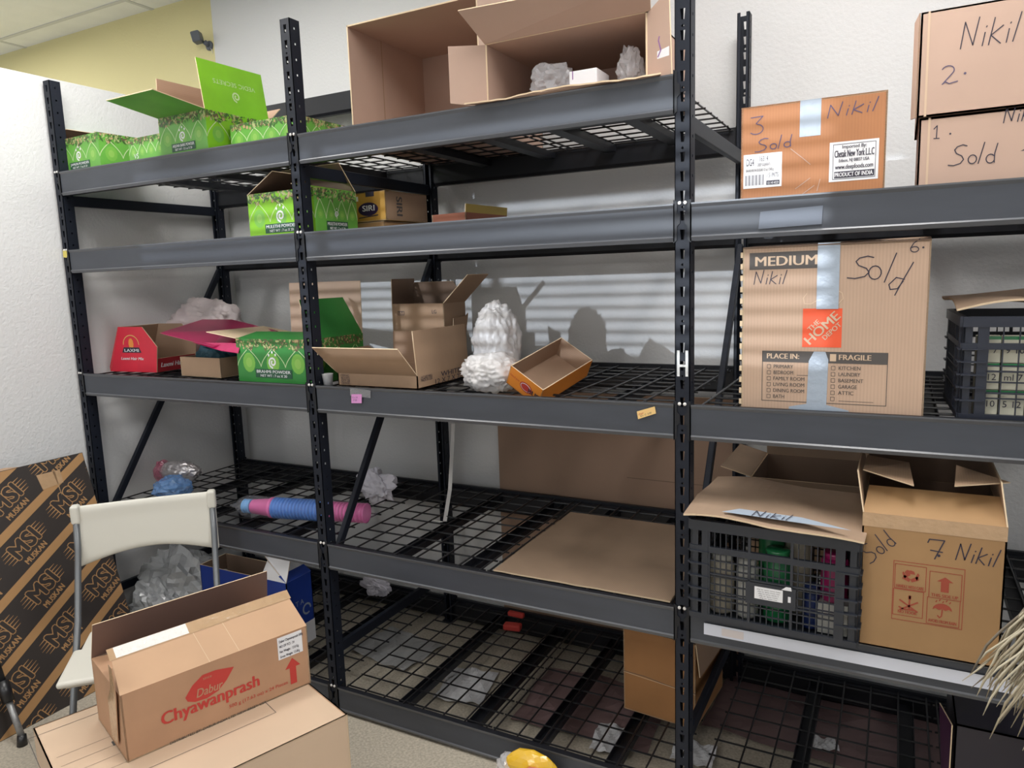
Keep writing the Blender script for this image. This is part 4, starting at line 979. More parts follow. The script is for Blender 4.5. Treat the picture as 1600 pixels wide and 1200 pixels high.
wavy('paper_sheet', (2.005, 0.05, S3+0.262), 3, 0.44, 0.33, 0.012, CARDB, 'dusty brown paper crumpled over the blue-black crate at the right edge', 'paper', fn=lambda u, v: 0.012*math.sin(u*6)*(1-v)+0.03*v+0.012*math.sin(u*4+v*5))
# white strip on the lower right beam
P0 = at(1104, 972, Y=-0.005); b = MB(); b.box((1.424-P0.x, 0, 0), (2.66-P0.x, 0.0012, 0.034), mat('white_strip', (0.72, 0.75, 0.85), 0.4)); b.box((1.424-P0.x+0.05, -0.0006, 0.006), (1.424-P0.x+0.11, 0.0, 0.028), mat('faded_sticker', (0.72, 0.66, 0.66), 0.5)); o = b.build('shelf_edge_strip'); o.location = (P0.x, -0.0057, L4-0.064); tag(o, 'white price strip along the beam below the black crate and carton 7', 'strip')

# ---- fourth shelf
PINK = mat('pink_cup', (0.80, 0.12, 0.42), 0.35, spec=0.6); BLUE = mat('blue_cup', (0.03, 0.22, 0.72), 0.35, spec=0.6); SKY = mat('sky_cup', (0.15, 0.42, 0.80), 0.35)
A = V((-0.575, 0.115, S4+0.050)); B = V((0.030, 0.245, S4+0.050)); ax = (B-A); LN = ax.length; ax.normalize()
q_ = ax.to_track_quat('Z', 'Y').to_matrix().to_4x4(); 
r = empty('cup_pack', M=Matrix.Translation(A) @ q_); tag(r, 'clear sleeve of stacked pink and blue plastic cups lying behind the second front post', 'cups')
def cups(nm, z0, z1, step, r0, r1, m, lab=None):
    b = MB(); z = z0
    prof = []
    while z < z1: prof += [(r0, z), (r1, z+step*0.25), (r1, z+step*0.6), (r0, z+step*0.62)]; z += step
    b.lathe(prof, m, 26); o = b.build(nm, r, True); o['label'] = lab or nm
cups('cup_stack', 0.035, 0.075, 0.014, 0.026, 0.030, SKY, 'sky blue cup at the end')
b = MB(); b.lathe([(0.026, 0.076), (0.030, 0.080), (0.038, 0.165), (0.043, 0.168), (0.043, 0.180)], PINK, 26); b.build('cup_stack', r, True)['label'] = 'pink cup'
cups('cup_stack', 0.182, 0.440, 0.0155, 0.037, 0.044, BLUE, 'ribbed stack of blue cups')
cups('cup_stack', 0.442, 0.600, 0.0155, 0.035, 0.040, PINK, 'stack of pink cups')
SLV = film('sleeve_film', (0.85, 0.85, 0.92), 0.10, 0.08)
b = MB(); pr = [(0.004, -0.035), (0.012, -0.005), (0.034, 0.02)]+[(0.046+0.002*math.sin(i*2.1), 0.05+i*0.045) for i in range(12)]+[(0.044, 0.605), (0.020, 0.625), (0.006, 0.645)]
b.lathe(pr, SLV, 22); b.build('sleeve', r, True)
FOIL = mat('silver_foil', (0.55, 0.52, 0.53), 0.22, metal=0.6, bump=0.9, bscale=45, spec=1.0)
p = at(283, 746, Y=0.34); o = crumple('foil_pack', (p.x, p.y, S4+0.078), (0.105, 0.05, 0.055), FOIL, 23, amp=0.16, label='silver foil pack in a pink-edged wrapper at the back left of the fourth shelf', cat='pack', flat=0.9, freq=1.4, yaw=0.3)
crumple('wrapper_end', (-0.10, 0, 0.0), (0.030, 0.045, 0.055), film('pink_film', (0.55, 0.10, 0.20), 0.45, 0.2), 24, amp=0.3, parent=o, sub=3)
p = at(272, 772, Y=0.20); crumple('cup_bag', (p.x, p.y, S4+0.050), (0.09, 0.07, 0.055), film('blue_film', (0.18, 0.38, 0.75), 0.55, 0.15), 25, amp=0.25, label='bag of pale blue plastic cups behind the folding chair back', flat=0.85)
p = at(583, 770, Y=0.56); crumple('tissue_paper', (p.x+0.02, p.y, S4+0.055), (0.085, 0.035, 0.065), mat('tissue_white', (0.62, 0.60, 0.66), 0.5, bump=0.6, bscale=60), 27, amp=0.55, label='crumpled white plastic scrap near the back of the fourth shelf', cat='scrap', flat=0.85)
p = at(588, 915, Y=0.70); crumple('tissue_paper', (p.x, p.y, p.z), (0.07, 0.02, 0.045), MATS['tissue_white'], 29, amp=0.6, label='small white plastic scrap hanging under the fourth shelf deck', cat='scrap')
# white strap hanging from the back post down to the deck
b = MB(); pts = [at(708, 662, Y=0.74), at(707, 690, Y=0.72), at(703, 765, Y=0.60), at(695, 815, Y=0.45), at(690, 842, Y=0.38), at(680, 846, Y=0.39)]
c0 = V(pts[0]); b2 = MB(); STR = mat('white_strap', (0.72, 0.70, 0.68), 0.5); pts[4].z = max(pts[4].z, S4+0.004); pts[5].z = S4+0.004
for i in range(len(pts)-1):
    a, d_ = pts[i]-c0, pts[i+1]-c0; sd = V((0.007, 0.004, 0)); b2.slab([a-sd, a+sd, d_+sd, d_-sd], 0.0015, STR)
o = b2.build('strap'); o.location = c0; tag(o, 'narrow white plastic strap hanging beside the second back post', 'strap')
# cardboard on the deck and behind the rack
wavy('cardboard_sheet', (0.715, 0.034, S4+0.0055), 0, 0.60, 0.655, 0.0, mat('flat_cardboard', (0.29, 0.20, 0.135), 0.6, var=0.12, vscale=6, stripes=('X', 60, 0.12)), 'flat brown cardboard sheet lying on the wire deck at the right of the middle bay', fn=lambda u, v: 0.003*math.sin(v*6)*v)
b = MB(); b.slab([V((0, 0, 0)), V((1.09, 0, 0)), V((1.09, 0, 1.15)), V((0, 0, 1.15))], 0.010, mat('wall_cardboard', (0.31, 0.20, 0.14), 0.7, var=0.08, vscale=3), None, KEDGE)
b.box((0.62, -0.001, 0.79), (1.09, 0.0, 0.793), KDARK)
o = b.build('leaning_cardboard'); o.location = (0.268, 0.900, 0.0); tag(o, 'tall brown cardboard panel standing between the rack and the white wall', 'cardboard panel')

# ---- bottom shelf
BROWN5 = mat('bottom_carton', (0.40, 0.19, 0.07), 0.6, var=0.12, vscale=5)
c = Carton('brown_carton', 'orange-brown carton standing on the bottom deck beside the third front post', 'box', (1.062, 0.335, S5), math.radians(-5), 0.262, 0.31, 0.31, m=BROWN5, inner=KDARK)
F = c.F['front']; c.b.stroke(F, [(0.0, c.h*0.47), (c.w*0.3, c.h*0.47), (c.w*0.62, c.h*0.44), (c.w, c.h*0.43)], 0.003, KDARK); c.b.stroke(F, [(0.0, c.h*0.46), (c.w, c.h*0.42)], 0.002, KEDGE, 0.0009); c.done()
c.flap('right', 0.12, 265, 0.01, m=BROWN5, inner=KIN); c.flap('left', 0.1, 100, 0.01, m=BROWN5)
BLUEB = mat('blue_carton', (0.012, 0.045, 0.30), 0.42, var=0.1); 
c = fit('blue_carton', 'blue open carton with white-lined flaps on the bottom shelf, behind the foreground carton', 447, 0.13, S5, 0, 322, 494, 912, m=BLUEB, inner=KDARK, edge=KEDGE)
F = c.F['right']; c.b.rect(F, 0, 0, c.d, c.h*0.30, WHITE); c.b.text(F, 'A', c.d*0.55, c.h*0.09, 0.03, BLUEB, bold=0.01); c.b.text(F, 'T A', c.d*0.45, c.h*0.60, 0.022, TAPEG); c.b.stroke(F, arc(c.d*0.72, c.h*0.50, 0.022, 0, 300, 12), 0.008, TAPEG); c.done()
c.flap('right', 0.17, 30, 0.035, m=WHITE, inner=KDARK, label='white inner side of the flap', deco=lambda b, F: (b.rect(F, 0.0, 0.0, F.w, F.h*0.28, BLUEB, 0.0006)))
c.flap('front', 0.15, 62, 0.02, m=WHITE, inner=WHITE, a0=0.72, a1=1.0)
p = at(285, 925, Y=0.16); crumple('plastic_wrap', (p.x-0.04, p.y+0.05, S5+0.15), (0.21, 0.13, 0.165), GREYF, 31, amp=0.34, label='heap of grey clear plastic wrap at the left of the bottom shelf', cat='plastic wrap', flat=0.9, freq=1.7)
p = at(225, 930, Y=0.05); crumple('plastic_wrap', (p.x+0.05, p.y+0.04, S5+0.10), (0.12, 0.09, 0.11), GREYF, 32, amp=0.4, label='smaller grey plastic wrap beside the leaning dark carton', cat='plastic wrap', flat=0.9)
p = at(801, 984, Z=S5); b = MB(); b.box((-0.04, -0.02, 0), (0.04, 0.02, 0.028), RED); o = b.build('red_packet'); o.location = (p.x, p.y, S5+0.001); o.rotation_euler = (0, 0, 0.2); bevel(o, 0.008, 3); tag(o, 'small red packet at the back of the bottom deck, middle bay', 'packet')
p = at(806, 946, Y=0.80); b = MB(); b.box((-0.04, -0.012, 0), (0.04, 0.012, 0.022), RED); o = b.build('red_packet'); o.location = (p.x, p.y, L5+0.001); bevel(o, 0.006, 3); tag(o, 'red packet lying on the back beam of the bottom shelf', 'packet')
def litter(nm, px, py, w, d, m, seed, label, yaw=0, cat='litter', z=0.004):
    P = at(px, py, Z=0.0); rr = random.Random(seed)
    ph = rr.random()*6
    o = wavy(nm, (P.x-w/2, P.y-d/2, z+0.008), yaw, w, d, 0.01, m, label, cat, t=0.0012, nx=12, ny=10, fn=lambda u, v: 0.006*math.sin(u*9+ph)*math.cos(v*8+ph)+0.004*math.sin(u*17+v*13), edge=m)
    return o
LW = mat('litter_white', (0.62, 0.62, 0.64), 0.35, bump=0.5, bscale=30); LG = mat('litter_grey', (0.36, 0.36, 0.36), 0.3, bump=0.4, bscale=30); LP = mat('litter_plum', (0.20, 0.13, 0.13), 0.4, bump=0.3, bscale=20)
litter('plastic_sheet', 735, 1080, 0.20, 0.24, LW, 1, 'crumpled whitish plastic sheet on the floor under the middle bay', 12)
litter('plastic_sheet', 620, 1010, 0.34, 0.26, LG, 2, 'greyish plastic sheet on the floor under the middle bay, near the second post', -8)
litter('plastic_sheet', 960, 1165, 0.13, 0.16, LW, 3, 'glossy white and clear packet on the floor left of the third front post', 8, z=0.012)
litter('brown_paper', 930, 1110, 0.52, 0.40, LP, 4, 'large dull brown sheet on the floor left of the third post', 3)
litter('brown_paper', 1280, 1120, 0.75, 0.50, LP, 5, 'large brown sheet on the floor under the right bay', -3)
litter('plastic_sheet', 1290, 1175, 0.10, 0.07, LW, 6, 'small torn white paper on the floor under the right bay', 20, z=0.012)
litter('plastic_sheet', 1085, 1185, 0.14, 0.12, LW, 7, 'white paper on the floor directly behind the third front post', 3, z=0.012)
NAVY = mat('navy_carton', (0.012, 0.010, 0.022), 0.35, spec=0.6); PLUM = mat('plum_side', (0.06, 0.02, 0.055), 0.4)
c = Carton('dark_carton', 'near-black carton with a red and white label at the bottom right corner', 'box', (2.055, 0.085, S5), 0, 0.52, 0.32, 0.36, m=NAVY, inner=KDARK, open_=False)
c.b.rect(c.F['front'], 0.03, 0.02, 0.25, 0.075, RED); c.b.rect(c.F['front'], 0.036, 0.026, 0.25, 0.069, WHITE, 0.001); c.done()
b = MB(); b.slab([V((-0.006, 0, 0)), V((-0.006, 0, 0.355)), V((-0.030, 0.10, 0.355)), V((-0.006, 0.10, 0.0))][::-1], 0.003, PLUM, PLUM, KEDGE); b.build('bent_side', c.root)
# yellow packet on the floor in front of the rack
YL = mat('yellow_sachet', (0.80, 0.48, 0.03), 0.2, spec=0.9, bump=0.5, bscale=25)
P = V((0.880, -0.055, 0.0)); r = empty('snack_packet', P, 0.10); tag(r, 'shiny yellow packet in a clear wrapper lying on the floor at the bottom edge', 'packet')
crumple('packet_body', (0, 0, 0.062), (0.092, 0.032, 0.064), YL, 41, amp=0.12, parent=r, sub=3); crumple('wrapper', (-0.085, 0.0, 0.05), (0.035, 0.03, 0.045), CLEAR, 42, amp=0.3, parent=r, sub=3)
b = MB(); F = Frame((-0.03, -0.040, 0.05), (1, 0, 0), (0, 0, 1)); b.fpoly(F, [(0.06+0.04*math.cos(k*0.7), 0.03+0.025*math.sin(k*0.7)) for k in range(9)], mat('coral_print', (0.8, 0.25, 0.15), 0.4)); b.build('round_print', r)

# ------------------------------------------------------------------ foreground
# tall flat cartons printed with diagonal bands, leaning on the side wall
DK = mat('msi_dark', (0.040, 0.033, 0.030), 0.5, spec=0.4); BAND = mat('msi_band', (0.42, 0.235, 0.10), 0.6, var=0.08)
bx, bz, tx, tz = -1.02, 0.0, -1.295, 0.945
up = V((tx-bx, 0, tz-bz)); LB = up.length; up.normalize(); u_ = V((0, 1, 0)); n_ = u_.cross(up)
WB = 1.05; TH = 0.075
M = Matrix(((u_.x, up.x, n_.x, bx), (u_.y, up.y, n_.y, -0.080-WB), (u_.z, up.z, n_.z, bz), (0, 0, 0, 1)))
r = empty('printed_carton', M=M); tag(r, 'tall dark printed carton with tan diagonal bands leaning against the side wall', 'box')
b = MB(); b.box((0, 0.0, -TH), (WB, LB, 0), DK, None, [DK, DK, DK, DK, DK, DK])
F = Frame((0, 0, 0), (1, 0, 0), (0, 1, 0), WB, LB); cl = (0.002, 0.002, WB-0.002, LB-0.002)
def mp(x, y):   # point on the carton face seen at an image place
    d = CF + CR*((x-800)/FPX) - CU*((y-600)/FPX); o = V((bx, -0.080-WB, bz)); t = (o-CAM).dot(n_)/d.dot(n_); q = CAM+d*t-o
    return q.dot(u_), q.dot(up)
a0, a1 = mp(0, 949), mp(120, 814); ANG = math.atan2(a1[1]-a0[1], a1[0]-a0[0]); print('MSI ang', math.degrees(ANG), a0, a1)
ca, sa = math.cos(ANG), math.sin(ANG)
per = (-sa, ca)
b0 = mp(0, 846); gap = (b0[0]-a0[0])*per[0]+(b0[1]-a0[1])*per[1]; print('gap', gap)
def q2(s_, t_): return (a0[0]+ca*s_+per[0]*t_, a0[1]+sa*s_+per[1]*t_)
for k in range(-6, 8):
    t0 = k*gap; b.fpoly(F, [q2(-2, t0-0.017), q2(2, t0-0.017), q2(2, t0+0.017), q2(-2, t0+0.017)], BAND, 0.0004, cl)
lg = mp(50, 858); ls = (lg[0]-a0[0])*ca+(lg[1]-a0[1])*sa
l2 = mp(93, 887+0); s2 = (l2[0]-a0[0])*ca+(l2[1]-a0[1])*sa
PER = 0.245
for k in range(-6, 8):
    for j in range(-6, 7):
        s0 = ls+j*PER+k*0.085; t0 = k*gap+gap*0.50
        x, y = q2(s0, t0)
        if not (-0.2 < x < WB+0.2 and -0.2 < y < LB+0.2): continue
        hm = gap*0.36
        bp = (x-per[0]*hm*0.28, y-per[1]*hm*0.28)
        b.text(F, 'MSI', bp[0], bp[1], hm, BAND, rot=ANG, bold=0.105, width=0.118, clip=cl, e=0.0006)
        b.text(F, 'MSI', bp[0], bp[1], hm, DK, rot=ANG, bold=0.05, width=0.118, clip=cl, e=0.0010)
        tp = (x-per[0]*gap*0.34, y-per[1]*gap*0.34)
        b.text(F, 'MUSKAN', tp[0], tp[1], gap*0.135, BAND, rot=ANG, bold=0.03, width=0.105, clip=cl, e=0.0006)
        for g in range(5):
            for sgn in (-1, 1):
                s1 = s0+sgn*0.066; Ls = (0.040-0.006*abs(g-2))*sgn; tt = t0+(g-2)*hm*0.22+hm*0.2
                b.fpoly(F, [q2(s1, tt-0.0022), q2(s1+Ls, tt-0.0006), q2(s1+Ls, tt+0.0006), q2(s1, tt+0.0022)][::(1 if sgn > 0 else -1)], BAND, 0.0006, cl)
# torn tape at the top edge
for (xa, ya, xb, yb) in ((60, 742, 100, 757), (85, 735, 97, 775)):
    p0, p1 = mp(xa, ya), mp(xb, yb); b.fpoly(F, [(min(p0[0], p1[0]), min(p0[1], p1[1])), (max(p0[0], p1[0]), min(p0[1], p1[1])+0.01), (max(p0[0], p1[0]), max(p0[1], p1[1])), (min(p0[0], p1[0])-0.01, max(p0[1], p1[1]))], TAPE, 0.0014, cl)
b.build('carton_body', r)
b = MB(); b.slab([V((0.1, LB, -0.004)), V((WB-0.26, LB, -0.004)), V((WB-0.30, LB+0.012, -0.04)), V((0.1, LB+0.012, -0.04))], 0.003, KRAFT, KIN); b.build('flap', r)

# big low carton
BT = 0.45; a70 = math.radians(70.0); dl = V((math.cos(a70), math.sin(a70), 0)); dw = V((math.cos(a70-PI/2), math.sin(a70-PI/2), 0))
FR = V((0.553, -0.538, 0)); LNG, WID = 0.66, 0.575
O = FR - dw*WID      # back right corner ... carton local x runs across, y runs back
O = FR - dl*LNG - dw*WID
M = Matrix(((dw.x, dl.x, 0, O.x), (dw.y, dl.y, 0, O.y), (0, 0, 1, 0), (0, 0, 0, 1)))
c = Carton('large_flat_carton', 'large pale tan carton on the floor in the foreground carrying a smaller carton', 'box', O, 0, WID, LNG, BT, m=KRAFTT, inner=KIN, M=M, open_=False)
F = c.F['top']
c.b.frame(F, 0.05, -0.02, 0.42, 0.52, 0.0018, PRINT)
for q in range(4): c.b.stroke(F, [(0.20+q*0.05, 0.02), (0.20+q*0.05, 0.47)], 0.001, PRINT)
c.b.stroke(F, [(0.005, 0.004), (0.005, LNG-0.004)], 0.002, KRAFTD); c.b.stroke(F, [(0.004, LNG-0.006), (WID-0.004, LNG-0.006)], 0.002, KRAFTD); c.done()
def loc(p): d_ = V((p.x, p.y, 0))-O; return d_.dot(dw), d_.dot(dl)
pa, pb = loc(at(157, 1118, Z=BT)), loc(at(182, 1160, Z=BT))
b = MB(); F = Frame((0, 0, BT), (1, 0, 0), (0, 1, 0)); b.stroke(F, [pa, pb], 0.003, PRINT); b.rect(F, pb[0]-0.012, pb[1]-0.010, pb[0]+0.012, pb[1]+0.010, PRINT, 0.0008); b.build('printed_mark', c.root)

# long jar carton on top of it
Fp = V((0.174, -0.944, BT)); Cp = V((0.343, -0.457, BT)); a = math.atan2(Cp.y-Fp.y, Cp.x-Fp.x)
c = Carton('jar_carton', 'long brown carton with red lettering and a taped flap, on the big tan carton', 'box', Fp+V((0, 0, 0.0008)), a, (Cp-Fp).length, 0.270, 0.185, m=KRAFTD, inner=KDARK)
F = c.F['front']; W_, H_ = c.w, c.h; b = c.b
def hx(x, y):   # crop coordinates of the slanted front face to face metres
    tl, tr, bl, br = (200, 795), (1350, 370), (245, 1168), (1385, 665)
    s_, t_ = 0.5, 0.5
    for _ in range(30):
        X = (1-t_)*((1-s_)*bl[0]+s_*br[0])+t_*((1-s_)*tl[0]+s_*tr[0]); Y = (1-t_)*((1-s_)*bl[1]+s_*br[1])+t_*((1-s_)*tl[1]+s_*tr[1])
        dXs = (1-t_)*(br[0]-bl[0])+t_*(tr[0]-tl[0]); dYs = (1-t_)*(br[1]-bl[1])+t_*(tr[1]-tl[1])
        dXt = ((1-s_)*tl[0]+s_*tr[0])-((1-s_)*bl[0]+s_*br[0]); dYt = ((1-s_)*tl[1]+s_*tr[1])-((1-s_)*bl[1]+s_*br[1])
        det = dXs*dYt-dXt*dYs; ex, ey = x-X, y-Y
        s_ += (ex*dYt-ey*dXt)/det; t_ += (dXs*ey-dYs*ex)/det
    # foreshortening along the face
    k = 0.83; return W_*s_*k/(s_*k+(1-s_)) if False else W_*s_, H_*t_
p0, p1 = hx(430, 960), hx(1015, 660); b.text(F, 'Chyawanprash', (p0[0]+p1[0])/2, (p0[1]+p1[1])/2-H_*0.09, H_*0.19, RED, bold=0.03, width=abs(p1[0]-p0[0])*1.0, rot=0.0)
lf = [(560, 808), (600, 740), (660, 680), (740, 650), (855, 626), (810, 700), (760, 760), (690, 805), (620, 828), (575, 828)]
b.fpoly(F, [hx(*q) for q in lf][::-1], RED, 0.0006)
p0 = hx(705, 750); b.text(F, 'Dabur', p0[0], p0[1]-H_*0.07, H_*0.13, KRAFTD, shear=0.25, width=W_*0.14, e=0.0012, bold=0.01); p0 = hx(690, 690); b.text(F, 'since', p0[0], p0[1]-H_*0.02, H_*0.045, KRAFTD, e=0.0012)
p0 = hx(1020, 755); b.text(F, '500 g (17.63 oz) x 24 Pieces', p0[0], p0[1]-H_*0.05, H_*0.055, RED, width=W_*0.34)
p0 = hx(770, 920); b.text(F, 'DISTRIBUTED BY: DABUR INDIA LTD. NEW JERSEY, USA', p0[0], p0[1]-H_*0.05, H_*0.040, PRINT, width=W_*0.52)
b.rect(F, W_*0.815, H_*0.60, W_*0.965, H_*0.97, WHITE, 0.0008)
for q, t_ in enumerate(('Dabur Chyawanprash 500g', 'NO OF PCS : 24', 'Net Weight : 12.0 Kg', 'Gross Weight: 13.6Kg')): b.text(F, t_, W_*0.825, H_*(0.88-q*0.085), H_*0.042, INK, center=False, width=None, e=0.0014, sx=0.62, bold=0.02)
x = W_*0.895; b.fpoly(F, [(x-0.010, H_*0.12), (x+0.010, H_*0.12), (x+0.010, H_*0.40), (x+0.024, H_*0.40), (x, H_*0.56), (x-0.024, H_*0.40), (x-0.010, H_*0.40)], RED, 0.001)
c.done()
def fl(b, F):
    b.rect(F, 0.004, F.h*0.74, F.w*0.62, F.h*1.0, GLOSST if False else TAPE, 0.0008); b.rect(F, 0.02, F.h*0.76, F.w*0.40, F.h*0.995, GLOSST, 0.0012); b.rect(F, F.w*0.46, F.h*0.76, F.w*0.99, F.h*0.99, TAPE, 0.0012)
    for xx in (0.44, 0.60): b.stroke(F, [(F.w*xx, 0.0), (F.w*(xx-0.03), F.h)], 0.0012, KEDGE)
JF = mat('jar_carton_flap', (0.55, 0.34, 0.20), 0.6, var=0.06)
c.flap('front', 0.135, 38, 0.012, m=JF, inner=KIN, deco=fl, label='front flap with strips of shiny tape')
c.flap('back', 0.112, 74, 0.006, m=KDARK, inner=mat('dim_flap', (0.17, 0.10, 0.08), 0.45))
c.flap('left', 0.08, 8, 0.05, m=KRAFTD, inner=KDARK); c.flap('right', 0.08, 4, 0.03, m=KRAFTD, inner=KDARK)
b = MB(); F = c.F['left']
b.slab([F.p(0.15, 0.02, 0.004), F.p(0.22, 0.03, 0.006), F.p(0.262, 0.184, 0.008), F.p(0.262, 0.26, 0.010), F.p(0.235, 0.262, 0.010), F.p(0.22, 0.19, 0.008), F.p(0.17, 0.14, 0.006)], 0.002, TAPE, KRAFTD); b.build('torn_tape', c.root)

# folding chair
TUBE = mat('grey_tube', (0.17, 0.18, 0.19), 0.35, metal=0.4, spec=0.6); CP = mat('chair_plastic', (0.66, 0.64, 0.57), 0.42, spec=0.5)
Pc, Qc = V((-0.806, -0.433, 0)), V((-0.47, -0.086, 0)); l_ = (Qc-Pc).normalized(); f_ = V((l_.y, -l_.x, 0)); Wc = (Qc-Pc).length
M = Matrix(((l_.x, -f_.x, 0, Pc.x), (l_.y, -f_.y, 0, Pc.y), (0, 0, 1, 0), (0, 0, 0, 1)))   # local: x to the right, -y forward
r = empty('folding_chair', M=M); tag(r, 'off-white plastic folding chair with grey tube legs behind the foreground cartons', 'chair')
for x in (0.006, Wc-0.006):
    b = MB(); b.tube([(x, 0.0, 0.845), (x, -0.03, 0.70), (x, -0.145, 0.47), (x, -0.28, 0.30), (x, -0.48, 0.016)], 0.0115, TUBE, 12); b.tube([(x, -0.475, 0.028), (x, -0.492, 0.0)], 0.015, MATS['wire_black'], 12); b.build('front_leg', r, True)
    x2 = 0.045 if x < 0.2 else Wc-0.045
    b = MB(); b.tube([(x2, -0.40, 0.44), (x2, -0.14, 0.25), (x2, 0.10, 0.012)], 0.0105, TUBE, 12); b.tube([(x2, 0.092, 0.022), (x2, 0.108, 0.0)], 0.014, MATS['wire_black'], 12); b.build('rear_leg', r, True)
b = MB(); b.tube([(0.006, -0.40, 0.115), (Wc-0.006, -0.40, 0.115)], 0.007, TUBE, 10); b.build('crossbar', r, True)
b = MB(); b.tube([(0.045, 0.05, 0.075), (Wc-0.045, 0.05, 0.075)], 0.007, TUBE, 10); b.build('crossbar', r, True)
# backrest: curved moulded panel wrapped over the tube tops
b = MB(); nx, nz = 26, 14
def bk(i, j, off):
    t = i/nx; x = -0.008+t*(Wc+0.016); cv = math.sin(t*PI)
    zb = 0.628+0.040*cv; zt_ = 0.862-0.006*cv; z = zb+(zt_-zb)*j/nz
    y = 0.032*cv-0.004-0.10*max(0, (0.80-z))*0.9 - (0.012 if off else -0.012)
    rr = min(i, nx-i)/nx; 
    if j in (0, nz) or i in (0, nx): y += 0.008 if off else -0.008
    return V((x, y, z))
for off in (1, 0):
    for j in range(nz+1):
        for i in range(nx+1): b.v.append(bk(i, j, off))
N = (nx+1)*(nz+1); mi = b.mi(CP)
for j in range(nz):
    for i in range(nx):
        a_ = j*(nx+1)+i; q = (a_, a_+1, a_+nx+2, a_+nx+1); b.f.append(q); b.m.append(mi); b.f.append(tuple(N+z_ for z_ in reversed(q))); b.m.append(mi)
bd = [i for i in range(nx+1)] + [(nx+1)*j+nx for j in range(1, nz+1)] + [(nx+1)*nz+i for i in range(nx-1, -1, -1)] + [(nx+1)*j for j in range(nz-1, 0, -1)]
for q in range(len(bd)):
    a_, c_ = bd[q], bd[(q+1) % len(bd)]; b.f.append((a_, a_+N, c_+N, c_)); b.m.append(mi)
o = b.build('backrest', r, True); o.modifiers.new('s', 'SUBSURF').levels = 1; o.modifiers['s'].render_levels = 1
for x in (0.006, Wc-0.006):
    b = MB(); b.box((x-0.016, -0.022, 0.795), (x+0.016, 0.020, 0.866), CP); bevel(b.build('backrest_cap', r), 0.010, 4)
b = MB(); b.box((0.050, -0.555, 0.425), (Wc-0.050, -0.185, 0.448), CP); o = b.build('seat', r); bevel(o, 0.011, 4)
b = MB(); b.box((0.030, -0.56, 0.430), (Wc-0.030, -0.33, 0.452), CP); o2 = b.build('seat_front', o); bevel(o2, 0.011, 4)

# leg of a stand at the left edge
p = at(36, 1163, Z=0); r = empty('tripod_stand', (p.x, p.y, 0)); tag(r, 'grey metal stand leg with a black rubber foot at the left edge', 'stand')
GT = mat('scuffed_grey_tube', (0.30, 0.30, 0.30), 0.4, metal=0.5, var=0.2, vscale=60); BP = MATS['wire_black']
t0 = at(12, 1092, Z=0.155)-V((p.x, p.y, 0)); t1 = V((t0.x*2.6, t0.y*2.6, t0.z*2.6))
b = MB(); b.tube([(0, 0, 0.03), t0], 0.0115, GT, 12); b.build('leg', r, True)
b = MB(); b.tube([(0.0, 0.0, 0.038), (0.003, -0.004, 0.0)], [0.015, 0.018], BP, 12); b.build('rubber_foot', r, True)
b = MB(); b.tube([V((t0.x*0.93, t0.y*0.93, t0.z*0.93)), V((t0.x*1.35, t0.y*1.35, t0.z*1.4))], 0.021, BP, 12); b.tube([V((t0.x*1.3, t0.y*1.3, t0.z*1.35)), t1], 0.013, BP, 12); b.build('leg_joint', r, True)
b = MB(); b.tube([t1, V((t1.x*2, t1.y-0.25, 0.0))], 0.0115, GT, 12); b.build('leg', r, True)
b = MB(); b.tube([t1, V((t1.x*2.4, t1.y+0.10, 0.0))], 0.0115, GT, 12); b.build('leg', r, True)

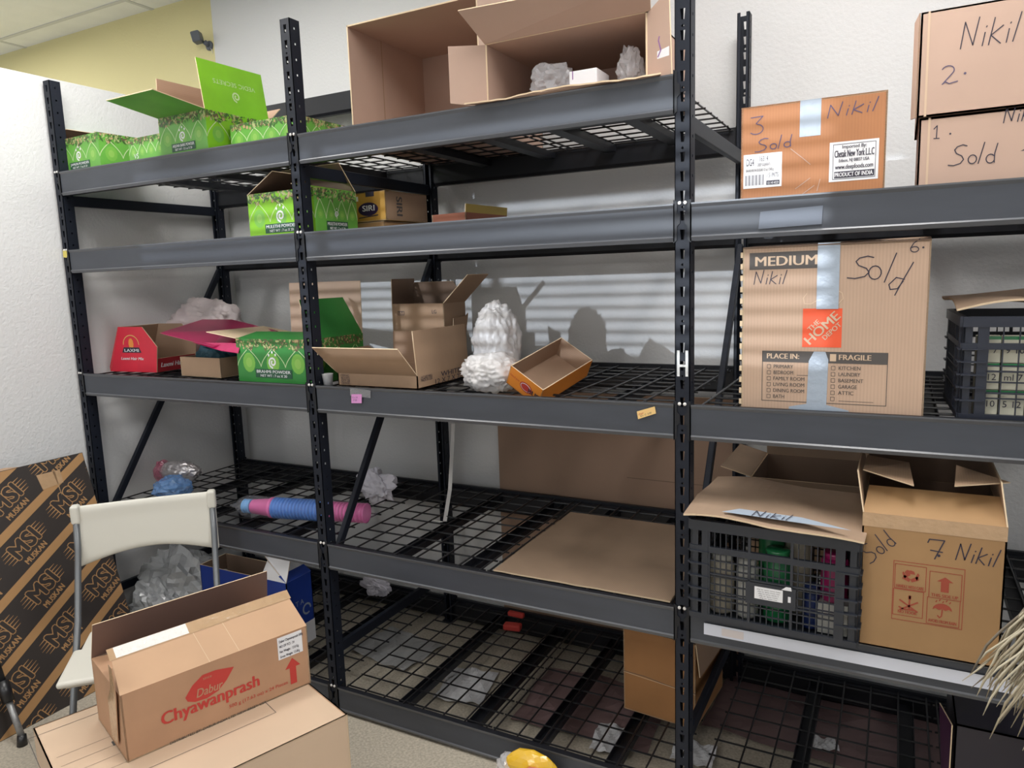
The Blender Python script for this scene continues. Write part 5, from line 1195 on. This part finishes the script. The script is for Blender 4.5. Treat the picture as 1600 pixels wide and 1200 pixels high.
# string mop leaning at the right edge
ST = [mat('mop_yarn', (0.34, 0.29, 0.20), 0.9), mat('mop_yarn_pale', (0.52, 0.47, 0.35), 0.9), mat('mop_yarn_dark', (0.20, 0.17, 0.13), 0.9)]
hp = V((2.185, -0.17, 0.985)); r = empty('string_mop', (hp.x+0.06, hp.y, 0)); tag(r, 'grey-beige string mop standing upside down at the right edge with its yarn hanging down', 'mop'); off = V((hp.x+0.06, hp.y, 0))
rnd = random.Random(11); b = MB()
for i in range(420):
    a_ = rnd.uniform(0, 2*PI); rr = rnd.uniform(0.005, 0.03)
    s0 = hp + V((rr*math.cos(a_)+0.02, rr*math.sin(a_), rnd.uniform(-0.02, 0.03)))
    sp = rnd.random(); dx = -0.14*sp**1.6 + rnd.uniform(-0.02, 0.15); Ld = rnd.uniform(0.22, 0.36)-abs(dx)*0.25
    pts = []; ph = rnd.uniform(0, 6)
    for k in range(8):
        t = k/7; pts.append(s0 + V((dx*t**1.2+0.010*math.sin(ph+t*9), (rr*2.0*math.sin(a_))*t+0.009*math.cos(ph+t*8)-0.02*t, -Ld*t)) - off)
    b.tube(pts, [0.0020+0.0010*rnd.random()]*7+[0.0006], ST[rnd.choice((0, 0, 1, 1, 2))], 5)
o = b.build('yarn', r, True)
b = MB(); b.tube([hp-off+V((0.03, 0, 0.02)), hp-off+V((0.03, 0, 0.10))], [0.030, 0.026], mat('pink_sleeve', (0.75, 0.25, 0.45), 0.4), 14); b.tube([hp-off+V((0.03, 0, 0.10)), hp-off+V((0.03, 0, 0.112))], 0.027, mat('teal_cap', (0.02, 0.35, 0.28), 0.4), 14)
b.box((-0.06, -0.033, 0.045+hp.z-0.0), (0.0, -0.026, 0.085+hp.z), WHITE) if False else None
b.build('label_sleeve', r, True)
b = MB(); b.tube([(0.03-0.06+0.06, 0.0, 0.0), hp-off+V((0.03, 0, 0.03))], 0.011, mat('wood_handle', (0.35, 0.22, 0.10), 0.6), 12); b.build('handle', r, True)

# security camera on the yellow wall
p = at(313, 62, Y=WALLY-0.05); r = empty('security_camera', (p.x, WALLY, p.z)); tag(r, 'dark grey security camera mounted high on the yellow wall', 'camera')
SCM = mat('camera_shell', (0.10, 0.11, 0.13), 0.45)
b = MB(); b.lathe([(0.040, 0), (0.040, 0.012), (0.030, 0.020)], SCM, 22, Matrix.Translation((0.02, -0.0006, -0.035)) @ Matrix.Rotation(PI/2, 4, 'X')); b.build('mount', r, True)
b = MB(); b.tube([(0.02, -0.015, -0.035), (0.01, -0.05, -0.01)], 0.020, SCM, 12); b.build('arm', r, True)
b = MB(); M = Matrix.Translation((-0.02, -0.085, 0.022)) @ Matrix.Rotation(math.radians(28), 4, 'Z') @ Matrix.Rotation(math.radians(-12), 4, 'Y'); b.box((-0.045, -0.045, -0.045), (0.030, 0.045, 0.045), SCM, M); o = b.build('camera_body', r); bevel(o, 0.012, 4)
b = MB(); r.scale = (0.62, 0.62, 0.62); b.tube([(0.03, -0.02, -0.03), (0.045, -0.012, -0.07), (0.05, -0.004, -0.10)], 0.0025, WHITE, 6); b.build('cable', r, True)
